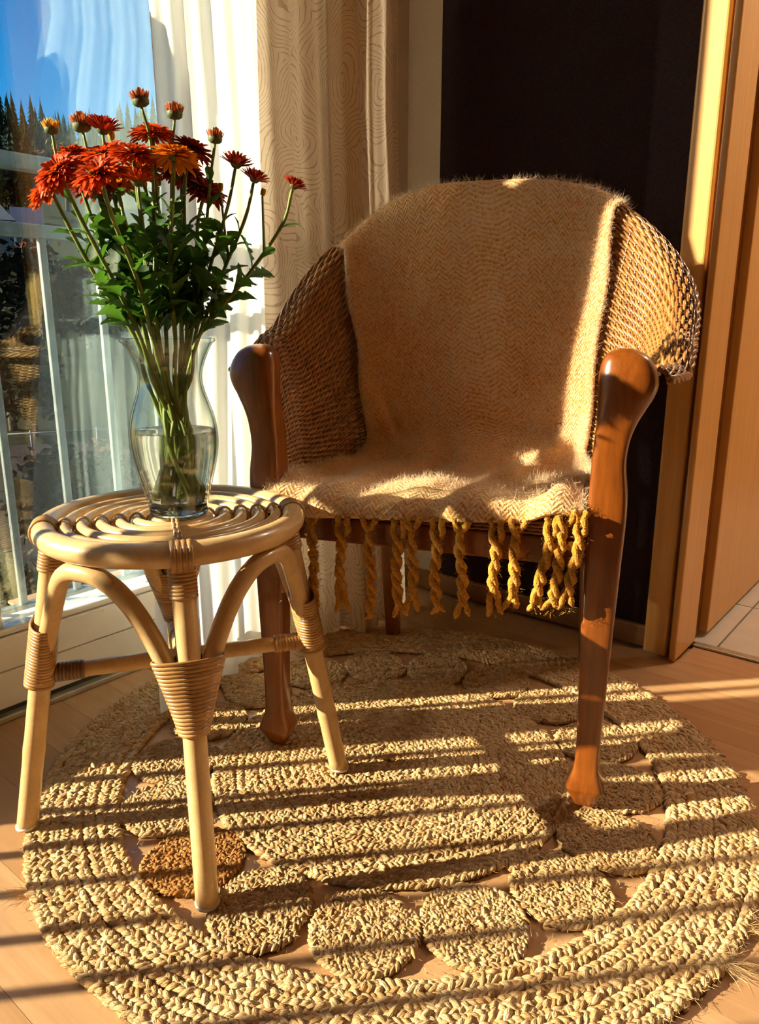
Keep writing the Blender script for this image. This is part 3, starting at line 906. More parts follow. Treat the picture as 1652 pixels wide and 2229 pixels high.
# twisted edging along the rim
m = MB()
for kq in range(3):
    qq = np.linspace(0, 1, 420); P = shell(ph_of(qq), np.full_like(qq, 1.36))
    N_ = shell_n(ph_of(qq), np.full_like(qq, 1.0))
    an = qq * 170 + kq * 2 * PI / 3
    P = P + N_ * (np.cos(an) * .0035)[:, None] + np.array([0, 0, 1.0]) * (np.sin(an) * .0035)[:, None]
    m.tube(P, .0034, 5, rnd=.4 + .1 * kq)
m.build('rim_braid', 'wicker', ch)
# outer foundation hoop and seat
m = MB(); qq = np.linspace(0, 1, 160)
m.tube(shell(ph_of(qq), np.full_like(qq, 0.0)), .006, 6); m.build('seat_hoop', 'wicker', ch)
m = MB()
ns = 40
xs = np.linspace(-1, 1, ns)
for r_ in range(46):
    y = -.006 + r_ * .0088
    hw = .236 if y < .22 else .236 * max(.05, (1 - ((y - .22) / .20) ** 3)) ** .5
    xx = np.linspace(-hw, hw, 60)
    zz = .452 + .0022 * np.cos(PI * (np.arange(60) + r_)) - (.004 if r_ == 0 else 0)
    m.tube(np.c_[xx, np.full(60, y), zz], .0040, 4, rnd=random.uniform(.2, .8), ry=.0026)
for r_ in range(4):
    xx = np.linspace(-.238, .238, 60); zz = np.full(60, .4345 + r_ * .0052)
    m.tube(np.c_[xx, -.012 + .0016 * np.cos(PI * (np.arange(60) + r_)), zz], .0026, 4, rnd=random.uniform(.4, .9))
o = m.build('seat_weave', 'wicker', ch); o['kind'] = 'stuff'
m = MB(); m.box(-.235, .235, .0, .30, .436, .449); m.build('seat_panel', 'wicker', ch, smooth=False, bevel=.003)

# ------------------------------------------------------------------ throw
NC, NR = 96, 230
aa = np.linspace(0, 1, NC)
colsP = []
for a in aa:
    x_top_ph = R_(-56 + 95 * a)          # covers the back from left of centre to the right shoulder
    x_bot_ph = R_(-57 + 116 * a)
    pts = []
    for t in (.35, .6, .85, 1.0):
        ph = x_top_ph
        p = shell(np.array([ph]), np.array([t]))[0]; n = shell_n(np.array([ph]), np.array([min(t, 1.)]))[0]
        pts.append(p + n * .030)
    p = shell(np.array([x_top_ph]), np.array([1.0]))[0]
    n = shell_n(np.array([x_top_ph]), np.array([.9]))[0]
    pts.append(p + n * .014 + np.array([0, 0, .030]))
    pts.append(p - n * .010 + np.array([0, 0, .020]))
    for t in (.9, .75, .6, .45, .30, .20):
        ph = x_bot_ph + (x_top_ph - x_bot_ph) * t ** .8
        p = shell(np.array([ph]), np.array([t]))[0]; n = shell_n(np.array([ph]), np.array([t]))[0]
        flat = np.array([0, -1, 0]) * .018 * (1 - t) * np.cos((a - .5) * PI)
        pts.append(p - n * .014 + flat)
    # seat
    xb, xf = -.215 + .440 * a, -.262 + .497 * a
    rise = .004 + .030 * max(0, a - .45) ** 1.3
    for f_, y, dz in ((.15, .275, .012), (.4, .19, .008), (.65, .10, .010), (.85, .035, .012), (1.0, -.012, .008)):
        pts.append(np.array([xb + (xf - xb) * f_, y, .463 + dz + rise * f_]))
    hem = np.interp(xf, [-.262, -.17, 0, .07, .15, .2, .24], [.437, .436, .446, .449, .456, .466, .476])
    pts.append(np.array([xf, -.033, .462 + rise]))
    pts.append(np.array([xf, -.040, (hem + .466) / 2]))
    pts.append(np.array([xf, -.041, hem]))
    cp = cat_rom(np.array(pts), 12)
    sg = np.r_[0, np.cumsum(np.linalg.norm(np.diff(cp, axis=0), axis=1))]
    uu = np.linspace(0, sg[-1], NR)
    colsP.append(np.stack([np.interp(uu, sg, cp[:, i]) for i in range(3)], 1))
G = np.stack(colsP, 1)                            # rows x cols x 3
# even the surface so the cloth bridges hollows
for _ in range(14):
    G[1:-1] = .5 * G[1:-1] + .25 * (G[:-2] + G[2:])
dv = np.gradient(G, axis=0); du = np.gradient(G, axis=1)
GN = np.cross(dv, du); GN /= np.linalg.norm(GN, axis=2)[..., None]
GN *= np.sign((GN[:, :, 2:3] + -GN[:, :, 1:2]).mean())
L = np.linspace(0, 1, NR)[:, None]; A_ = aa[None, :]
front = np.clip((L - .62) / .1, 0, 1)
back = np.clip((L - .22) / .08, 0, 1) * np.clip((.72 - L) / .1, 0, 1)
wr = front * (.0045 * np.sin(A_ * 26 + L * 9) + .0035 * np.sin(A_ * 11 - L * 40 + 1) + .003 * np.sin(A_ * 43 + L * 25))
wr = wr + back * (.003 * np.sin(A_ * 9 + L * 13) + .002 * np.sin(A_ * 4 - L * 25))
# one tucked crease at the left where back meets seat, a lifted ruck at the right front
wr = wr + .016 * np.exp(-((A_ - .10 - (L - .60) * 1.5) / .05) ** 2) * np.exp(-((L - .635) / .05) ** 2)
wr = wr - .014 * np.exp(-((A_ - .16 - (L - .60) * 1.0) / .04) ** 2) * np.exp(-((L - .635) / .05) ** 2)
wr = wr + .016 * np.exp(-((A_ - .93) / .07) ** 2) * np.exp(-((L - .93) / .06) ** 2) + .010 * np.exp(-((A_ - .70) / .10) ** 2) * np.exp(-((L - .86) / .05) ** 2)
wr = wr + .012 * np.exp(-((A_ - .04) / .06) ** 2) * np.exp(-((L - .90) / .06) ** 2)
G = G + GN * wr[..., None]
# side edges waver a little
G[:, :6, 0] += (.004 * np.sin(L * 40 + 1) * np.linspace(1, 0, 6)[None, :])
G[:, -6:, 0] += (.003 * np.sin(L * 33) * np.linspace(0, 1, 6)[None, :])
seglen = np.linalg.norm(np.diff(G[:, NC // 2], axis=0), axis=1).sum()
PU = np.broadcast_to(A_ * .50, (NR, NC)); PV = np.broadcast_to(L * seglen, (NR, NC))
th = thing('throw_blanket', 'fuzzy mustard and white herringbone throw with fringe draped over the armchair', 'blanket', (0.0715, 1.1355, RUG_T), CH_YAW)
m = MB(); m.grid(G)
cl = m.build('cloth', 'throw_wool', th, extra={'pu': PU, 'pv': PV}, solid=.007)
# fuzz: short loose hairs standing off the wool
nh = 76000
ri = RNG.integers(int(NR * .17), NR - 1, nh); ci = RNG.integers(0, NC, nh)
edge = RNG.random(nh) < .10
ci = np.where(edge, np.where(RNG.random(nh) < .5, 0, NC - 1), ci)
b0 = G[ri, ci] + RNG.normal(size=(nh, 3)) * .0025; nn_ = GN[ri, ci]
tilt = RNG.normal(size=(nh, 3)) * .75
dirs = nn_ + tilt; dirs /= np.linalg.norm(dirs, axis=1)[:, None]
ln = RNG.uniform(.005, .015, nh)[:, None]
side = np.cross(dirs, RNG.normal(size=(nh, 3))); side /= np.linalg.norm(side, axis=1)[:, None]
b0 = b0 + nn_ * .003
mid = b0 + dirs * ln * .55; tip = b0 + dirs * ln + RNG.normal(size=(nh, 3)) * .003
V = np.stack([b0 - side * .00022, b0 + side * .00022, mid + side * .00018, mid - side * .00018, tip], 1).reshape(-1, 3)
F = []
for i in range(nh):
    o_ = i * 5
    F.append((o_, o_ + 1, o_ + 2, o_ + 3)); F.append((o_ + 3, o_ + 2, o_ + 4))
m = MB(); m.v.append(V); m.a.append(np.full(len(V), .5)); m.f = F; m.n = len(V)
fz_ = m.build('fuzz', 'wool_fuzz', th, smooth=False); fz_['kind'] = 'stuff'
# fringe: plaited tassels that fork at the tip
def tassel(x, ztop, zbot, lean, fork, seed, y=-.044):
    rs_ = np.random.default_rng(seed)
    m = MB()
    Lh = ztop - zbot
    npt = 44
    s_ = np.linspace(0, 1, npt)
    cx = x + lean * s_ ** 1.5 + .002 * np.sin(s_ * 7 + seed)
    cyv = y - .004 * np.sin(s_ * 3)
    cz = ztop - Lh * s_
    for kq in (0, 1):
        an = s_ * Lh / .048 * 2 * PI + kq * PI + seed
        rad = .0044 * np.clip(s_ * 9, .35, 1)
        sp = np.clip((s_ - (1 - fork)) / max(fork, .01), 0, 1)
        offx = np.cos(an) * rad * (1 - sp) + (kq * 2 - 1) * (.0052 + .006 * sp) * sp
        offy = np.sin(an) * rad * (1 - sp)
        top = np.clip(1 - s_ / .24, 0, 1)
        offx = offx + (kq * 2 - 1) * .010 * top
        rr_ = (.0050 + rs_.normal(size=npt) * .0006) * np.clip((1.015 - s_) / .05, .3, 1)
        zend = cz + (.006 if kq else 0) * s_
        m.tube(np.c_[cx + offx, cyv + offy, zend], rr_, 7, ry=rr_ * .95)
    nh_ = 620
    si = rs_.integers(0, npt, nh_)
    bb_ = np.c_[cx[si], np.full(nh_, y), cz[si]] + rs_.normal(size=(nh_, 3)) * .0035
    dd = rs_.normal(size=(nh_, 3)); dd /= np.linalg.norm(dd, axis=1)[:, None]
    bb_ = bb_ + dd * .005
    sd_ = np.cross(dd, rs_.normal(size=(nh_, 3))); sd_ /= np.linalg.norm(sd_, axis=1)[:, None]
    Vh = np.stack([bb_ - sd_ * .0003, bb_ + sd_ * .0003, bb_ + dd * rs_.uniform(.003, .009, nh_)[:, None]], 1).reshape(-1, 3)
    m.add(Vh, [(3 * i, 3 * i + 1, 3 * i + 2) for i in range(nh_)])
    return m.build('tassel', 'fringe_wool', th)
for i, (x, zt, zb, ln_, fk) in enumerate(((-.226, .425, .316, .004, .1), (-.172, .440, .294, 0, .15), (-.123, .438, .293, -.002, .42), (-.076, .440, .290, .003, .05), (-.031, .443, .298, .004, .25), (-.006, .447, .307, 0, .30),
                                          (.030, .449, .312, .004, .12), (.068, .451, .310, .006, .22), (.119, .455, .320, .003, .34), (.151, .458, .332, -.006, .30), (.198, .470, .336, -.018, .18), (.217, .474, .340, -.016, .16), (.238, .478, .345, -.014, .22))):
    tassel(x, zt + .004, zb - .012, ln_, fk, i * 3 + 1)
# ------------------------------------------------------------------ rattan stool
SC = np.array([-0.300, 1.060]); SA = R_(18)
st = thing('rattan_stool', 'round pale rattan stool with arched braces, holding the vase', 'stool', (SC[0], SC[1], RUG_T), 0)
ZT = 0.455
def leg_r(z): return .161 + (.243 - .161) * (1 - np.asarray(z, float) / ZT)
def pol(r, an, z): return np.array([r * math.cos(an), r * math.sin(an), z])
RIM_R, RIM_T, RIM_Z = .1735, .0163, .456
an = np.linspace(0, 2 * PI, 121)[:-1]
m = MB(); m.tube(np.c_[RIM_R * np.cos(an), RIM_R * np.sin(an), np.full(120, RIM_Z)], RIM_T, 16, closed=True, rnd=.55); m.build('rim', 'rattan', st)
RINGS = (.1470, .1225, .0980, .0740, .0500, .0265)
for i, r in enumerate(RINGS):
    a2 = np.linspace(0, 2 * PI, 97)[:-1]
    rj = r + .0012 * np.sin(a2 * 2 + i) + .0008 * np.sin(a2 * 5 + 2 * i)
    m = MB(); m.tube(np.c_[rj * np.cos(a2), rj * np.sin(a2), np.full(96, .4590)], .0080, 10, closed=True, rnd=.35 + .07 * i); m.build('ring', 'rattan', st)
for kx in (0, 1):
    a = SA + kx * PI / 2; e = .160
    m = MB(); m.tube([pol(-e, a, .4435), pol(0, a, .4435), pol(e, a, .4435)], .0072, 8); m.build('seat_bar', 'rattan', st)
def coil(m, centre, axis, u, v, ru, rv, wr, rnd):
    a2 = np.linspace(0, 2 * PI, 25)[:-1]
    P = centre + np.outer(np.cos(a2), u) * ru + np.outer(np.sin(a2), v) * rv
    m.tube(P, wr * .55, 6, closed=True, rnd=rnd, up=axis, ry=wr * 1.08)
for q in range(4):
    a = SA + q * PI / 2
    er, et = pol(1, a, 0), pol(1, a + PI / 2, 0)
    # leg, with faint nodes
    zz = np.linspace(0, ZT - .012, 26); rr_ = np.full(26, .0153) + .0006 * np.exp(-((zz - .105 - .01 * q) / .004) ** 2) * 1.5
    m = MB(); m.tube(np.stack([pol(float(leg_r(z)), a, z) for z in zz]), rr_, 14, rnd=.5 + .05 * q)
    lg = m.build('leg', 'rattan', st)
    m = MB(); m.tube([pol(.243, a, 0.0), pol(.2434, a, .004)], .0162, 14); m.build('foot_cap', 'foot_cap', lg)
    # ties over the rings
    m = MB()
    for r in RINGS:
        for dt in (-.0028, .0028):
            coil(m, pol(r, a, .4555) + et * dt, et, er, np.array([0, 0, 1.]), .0108, .0150, .0024, random.uniform(.3, .7))
    m.build('ring_ties', 'rattan_wrap', st)
    # strap over the rim
    m = MB()
    for dt in (-.0105, -.0035, .0035, .0105):
        coil(m, pol(RIM_R, a, RIM_Z - .002) + et * dt, et, er, np.array([0, 0, 1.]), RIM_T + .0016, RIM_T + .0030, .0037, random.uniform(.25, .75))
    m.build('rim_strap', 'rattan_wrap', st)
    # binding under the rim
    m = MB(); ax = pol(float(leg_r(.3)), a, .3) - pol(float(leg_r(.45)), a, .45); ax /= np.linalg.norm(ax)
    e2 = np.cross(ax, et)
    for z in np.linspace(.400, .433, 8):
        coil(m, pol(float(leg_r(z)), a, z), ax, et, e2, .0168, .0168, .0026, random.uniform(.2, .8))
    m.build('top_binding', 'rattan_wrap', st)
    # fan-shaped binding that gathers leg and arch ends
    m = MB()
    for f_ in np.linspace(0, 1, 19):
        z = .228 + .092 * f_
        coil(m, pol(float(leg_r(z)) + .001, a, z), ax, et, e2, .0195 + .0265 * f_ ** 1.1, .0200 - .001 * f_, .0027, random.uniform(.15, .85))
    m.build('binding', 'rattan_wrap', st)
    # arch to the next leg
    b = a + PI / 2
    P = []
    for tau in np.linspace(-1, 1, 41):
        z = .4275 - .160 * abs(tau) ** 2.4
        rl_ = float(leg_r(z)); mid = 1 - tau * tau
        r = rl_ * (1 - mid) + .170 * mid
        P.append(pol(r, a + PI / 4 + tau * (PI / 4 - .011 / rl_), z))
    P0 = pol(float(leg_r(.235)), a + .010 / float(leg_r(.235)), .235); P1 = pol(float(leg_r(.235)), b - .010 / float(leg_r(.235)), .235)
    m = MB(); m.tube(np.array([P0] + P + [P1]), .0128, 12, rnd=.6 - .08 * q); m.build('arch', 'rattan', st)
for kx, z in ((0, .2420), (1, .2160)):
    a = SA + kx * PI / 2; e = float(leg_r(z)) - .012
    br = None
    m = MB(); m.tube([pol(-e, a, z), pol(-e / 2, a, z), pol(0, a, z + .001), pol(e / 2, a, z), pol(e, a, z)], .0120, 12, rnd=.35); br = m.build('stretcher', 'rattan', st)
    for s in (-1, 1):
        m = MB(); er, et = pol(1, a, 0), pol(1, a + PI / 2, 0)
        for d_ in np.linspace(0, .040, 9):
            coil(m, pol(s * (e - .004 - d_), a, z), er, et, np.array([0, 0, 1.]), .0128, .0128, .0028, random.uniform(.2, .8))
        m.build('end_binding', 'rattan_wrap_dark' if (kx == 0 and s < 0) else 'rattan_wrap', br)

# ------------------------------------------------------------------ vase, water
VC = np.array([-.2885, 1.052]); VZ = RUG_T + .4676
va = [(.0, .0), (.036, .0), (.0405, .003), (.0415, .008), (.0415, .014)]
outer = [(.0425, .020), (.0480, .040), (.0545, .064), (.0590, .085), (.0612, .103), (.0608, .120), (.0575, .140), (.0520, .158), (.0465, .174), (.0435, .188), (.0437, .199), (.0468, .212), (.0520, .225), (.0575, .236), (.0605, .2405)]
fine = cat_rom(np.array(va[-1:] + outer), 3)
oz = np.r_[np.array(va[:-1]), fine]
wall = .0026
inner = np.array([(max(r - wall, .0), z) for r, z in fine if z > .021])[::-1]
lip = [(.0632, .2425), (.0638, .2452), (.0624, .2478), (.0600, .2480), (.0584, .2455)]
prof = np.r_[oz, np.array(lip), inner, np.array([(.0385, .0190), (.020, .0170), (.0, .0165)])]
m = MB(); m.lathe(prof, 56)
vase = m.build('glass_vase', 'vase_glass', loc=None); vase.location = (VC[0], VC[1], VZ)
tag(vase, 'clear waisted glass vase half full of water on the stool', 'vase')
m = MB(); m.lathe([(0, .0012), (.034, .0012), (.0392, .0040), (.0402, .0085), (.0402, .0135), (.0392, .0150), (.020, .0152), (0, .0152)], 48)
m.build('base', 'vase_base_glass', vase)
WL = .121
wp = np.array([(0, .0175), (.020, .0180), (.0378, .0200)] + [(max(r - wall - .0004, 0), z) for r, z in fine if .022 < z < WL - .001])
rw = float(np.interp(WL, fine[:, 1], fine[:, 0])) - wall - .0004
wp = np.r_[wp, np.array([(rw, WL), (rw - .002, WL - .0006), (rw * .5, WL - .0008), (0, WL - .0008)])]
m = MB(); m.lathe(wp, 56)
wt = m.build('vase_water', 'water'); wt.location = (VC[0], VC[1], VZ)
tag(wt, 'clear water filling the lower half of the vase', 'water')

# ------------------------------------------------------------------ chrysanthemums
HEADS = [
    ((-0.3718, 0.94, 0.9173), 'open', 'orange', 0.0297, (-0.35, -0.6, 0.72), 'large orange bloom at the left, tilted towards the viewer, lowest but one'),
    ((-0.4074, 1.0, 0.907), 'open', 'orange', 0.0284, (-0.5, -0.25, 0.83), 'orange bloom at the far left, lowest of the left cluster'),
    ((-0.4014, 1.07, 0.9593), 'open', 'orange', 0.0228, (-0.2, 0.1, 0.97), 'small orange bloom partly hidden behind the large left bloom'),
    ((-0.3526, 1.05, 0.9554), 'open', 'orange', 0.0342, (-0.2, -0.35, 0.9), 'wide orange bloom in the middle of the left cluster'),
    ((-0.2978, 0.99, 0.9462), 'open', 'orange', 0.0267, (0.12, -0.3, 0.94), 'orange bloom at the right end of the left cluster'),
    ((-0.3184, 0.92, 0.9118), 'open', 'orange', 0.0291, (-0.2, -0.55, 0.8), 'orange bloom in front of the left cluster, nearest to the viewer'),
    ((-0.2949, 1.07, 0.9857), 'open', 'orange', 0.0275, (0.05, -0.1, 0.99), 'flat orange bloom seen edge-on above the others'),
    ((-0.2506, 1.0, 0.9436), 'open', 'amber', 0.0281, (0.1, 0.15, 0.98), 'amber bloom seen from below, under the tall rust bud'),
    ((-0.2516, 1.1, 0.9726), 'open', 'red', 0.0271, (0.3, 0.1, 0.95), 'dark red bloom behind the amber bloom'),
    ((-0.3227, 1.1, 0.9458), 'open', 'amber', 0.0285, (-0.1, -0.5, 0.85), 'golden amber bloom in the shade behind the stems'),
    ((-0.2979, 1.0, 0.9133), 'half', 'orange', 0.0204, (0.05, -0.05, 1.0), 'half-open orange bloom in profile below the golden one'),
    ((-0.2402, 1.12, 0.9258), 'open', 'red', 0.028, (0.45, -0.4, 0.8), 'red bloom hanging low at the right of the bunch'),
    ((-0.2724, 1.12, 0.9493), 'open', 'red', 0.0278, (0.1, -0.5, 0.86), 'shaded red bloom in the centre of the bunch'),
    ((-0.376, 1.08, 0.9218), 'open', 'red', 0.0306, (-0.1, 0, 1.0), 'dark red bloom underneath the front orange bloom'),
    ((-0.3625, 1.12, 0.9299), 'open', 'amber', 0.0254, (-0.1, -0.3, 0.9), 'small amber bloom low in the middle of the bunch'),
    ((-0.3889, 1.08, 0.9907), 'bud', 'rust', 0.0132, (-0.1, -0.1, 0.99), 'rust bud beside the open crimson flower at upper left'),
    ((-0.3592, 1.07, 0.9868), 'half', 'red', 0.0203, (0.12, -0.05, 0.99), 'half-open crimson flower at the upper left'),
    ((-0.4176, 1.05, 0.9813), 'bud', 'gold', 0.01, (0, -0.1, 0.99), 'golden bud alone at the far upper left'),
    ((-0.2981, 1.04, 1.0107), 'bud', 'rust', 0.0115, (-0.1, -0.1, 0.99), 'tall rust bud, highest of the bunch'),
    ((-0.2675, 1.08, 1.006), 'bud', 'rust', 0.0114, (0.08, -0.1, 0.99), 'rust bud second highest, in front of the white curtain'),
    ((-0.2163, 1.08, 0.9768), 'bud', 'rust', 0.0103, (0.12, -0.1, 0.99), 'greenish rust bud at the right in front of the white curtain'),
    ((-0.1905, 1.08, 0.9478), 'half', 'red', 0.0183, (0.25, 0, 0.97), 'dark red half-open flower at the right, against the curtain edge'),
    ((-0.1669, 1.08, 0.9297), 'half', 'red', 0.0165, (0.35, -0.1, 0.92), 'dark red cupped flower second from the right end'),
    ((-0.113, 1.06, 0.9186), 'half', 'red', 0.0144, (0.45, -0.1, 0.88), 'small red flower at the far right end'),
    ((-0.1595, 1.1, 0.9145), 'tiny', 'gold', 0.0063, (0.3, 0, 0.95), 'tiny green bud between the two right-hand flowers'),
    ((-0.3585, 1.1, 0.9839), 'tiny', 'gold', 0.008, (0, 0, 1.0), 'tiny green-gold bud above the left cluster'),
    ((-0.216, 1.1, 0.9215), 'tiny', 'gold', 0.0062, (0.1, 0, 1.0), 'tiny green bud beside the low red bloom'),
    ((-0.2999, 1.1, 0.9267), 'tiny', 'gold', 0.0069, (0, 0, 1.0), 'tiny green bud in the centre below the amber bloom'),
]
def frame_to(d):
    return Vector(d).normalized().to_track_quat('Z', 'Y').to_matrix().to_4x4()
def petal(m, base_r, tilt, az, ln, wd, curl, rnd):
    """a cupped strap petal leaving the centre at azimuth az, rising by tilt"""
    st_ = [(0.0, .30), (.35, .75), (.70, 1.0), (.90, .72), (1.0, .14)]
    e = np.array([math.cos(az), math.sin(az), 0.]); s_ = np.array([-math.sin(az), math.cos(az), 0.])
    V = []
    p = e * base_r; ang = tilt; prev = 0
    for f_, w_ in st_:
        p = p + (e * math.cos(ang) + np.array([0, 0, math.sin(ang)])) * ln * (f_ - prev); prev = f_
        ang -= curl * .25
        h_ = wd * w_ * .5
        upv = -e * math.sin(ang) + np.array([0, 0, math.cos(ang)])
        V += [p - s_ * h_ + upv * h_ * .35, p - upv * h_ * .15, p + s_ * h_ + upv * h_ * .35]
    F = []
    for i in range(4):
        F += [(3 * i, 3 * i + 1, 3 * i + 4, 3 * i + 3), (3 * i + 1, 3 * i + 2, 3 * i + 5, 3 * i + 4)]
    m.add(V, F, rnd)
def bloom(kind, R, seed):
    rs_ = random.Random(seed); m = MB()
    if kind == 'open':
        layers = [(32, 1.0, -.16, .10), (32, .96, .02, .12), (30, .88, .18, .13), (28, .78, .36, .15), (24, .66, .58, .18), (18, .52, .85, .2), (13, .40, 1.15, .3)]
        for n, lf, tl, cu in layers:
            o_ = rs_.uniform(0, 6)
            for i in range(n):
                petal(m, R * .10, tl + rs_.uniform(-.16, .16), o_ + i * 2 * PI / n + rs_.uniform(-.08, .08), R * lf * .92 * rs_.uniform(.85, 1.1), R * .185 * rs_.uniform(.85, 1.15), cu + rs_.uniform(0, .5), rs_.uniform(.1, 1) * (.55 + .45 * lf))
    elif kind == 'half':
        for n, lf, tl in ((20, 1.15, .50), (18, 1.12, .68), (16, 1.05, .88), (14, .98, 1.05), (9, .9, 1.3)):
            o_ = rs_.uniform(0, 6)
            for i in range(n):
                petal(m, R * .12, tl + rs_.uniform(-.12, .12), o_ + i * 2 * PI / n, R * lf * rs_.uniform(.85, 1.08), R * .22, .1 + rs_.uniform(-.1, .25), rs_.uniform(.05, 1))
    elif kind == 'bud':
        for n, lf, tl, br in ((18, 1.35, 1.15, .55), (16, 1.5, 1.3, .48), (12, 1.62, 1.45, .34), (9, 1.66, 1.55, .18)):
            o_ = rs_.uniform(0, 6)
            for i in range(n):
                petal(m, R * br, tl + rs_.uniform(-.1, .1), o_ + i * 2 * PI / n, R * lf * rs_.uniform(.9, 1.05), R * .34, -.15 if lf < 1.4 else -.35, rs_.uniform(.1, .9))
    else:
        for n, lf, tl, br in ((12, 1.5, 1.25, .45), (8, 1.55, 1.5, .25)):
            for i in range(n):
                petal(m, R * br, tl, i * 2 * PI / n + lf, R * lf, R * .5, -.6, rs_.uniform(.1, .9))
    return m
def calyx(kind, R, seed):
    m = MB()
    k_ = {'open': .34, 'half': .40, 'bud': .82, 'tiny': 1.0}[kind]
    h_ = {'open': .22, 'half': .36, 'bud': .85, 'tiny': 1.25}[kind]
    r = R * k_
    m.lathe([(r * .12, -R * .16), (r * .6, -R * .10), (r * .95, R * .08), (r * 1.03, R * h_ * .55), (r * .9, R * h_)], 12, cap0=True)
    rs_ = random.Random(seed)
    for i in range(11):
        petal(m, r * .55, 1.0 if kind != 'open' else .55, i * 2 * PI / 11 + rs_.uniform(-.1, .1), R * h_ * 1.1, R * .26 * k_ * 2, -.3, .5)
    return m
def leaf_mesh(kind, seed):
    rs_ = random.Random(seed); m = MB()
    if kind == 'lobed':
        stn = [(0, .03), (.14, .045), (.26, .10), (.34, .27), (.41, .19), (.48, .14), (.55, .33), (.63, .28), (.69, .17), (.77, .26), (.86, .18), (.94, .10), (1.0, .015)]
    else:
        stn = [(0, .03), (.2, .07), (.4, .15), (.6, .20), (.78, .185), (.92, .10), (1.0, .015)]
    V = []
    curl = rs_.uniform(.4, 1.1); z = 0; x = 0; ang = .25; prev = 0
    for f_, w_ in stn:
        x += math.cos(ang) * (f_ - prev); z += math.sin(ang) * (f_ - prev); ang -= curl * (f_ - prev); prev = f_
        wl, wr_ = w_ * rs_.uniform(.88, 1.1), w_ * rs_.uniform(.88, 1.1)
        fold = .30
        V += [(x, -wl, z + wl * fold + rs_.uniform(-.02, .02)), (x, -wl * .5, z + wl * fold * .35), (x, 0, z - .008), (x, wr_ * .5, z + wr_ * fold * .35), (x, wr_, z + wr_ * fold + rs_.uniform(-.02, .02))]
    F = []
    for i in range(len(stn) - 1):
        for k_ in range(4):
            F.append((5 * i + k_, 5 * i + 5 + k_, 5 * i + 6 + k_, 5 * i + 1 + k_))
    m.add(V, F)
    return m
leaf_l = [leaf_mesh('lobed', i).build('leaf', 'leaf_green', link=False) for i in range(5)]
leaf_s = [leaf_mesh('plain', i + 9).build('leaf', 'leaf_green', link=False) for i in range(4)]
rs = random.Random(11)
vc3 = np.array([VC[0], VC[1], VZ])
MAIN = []
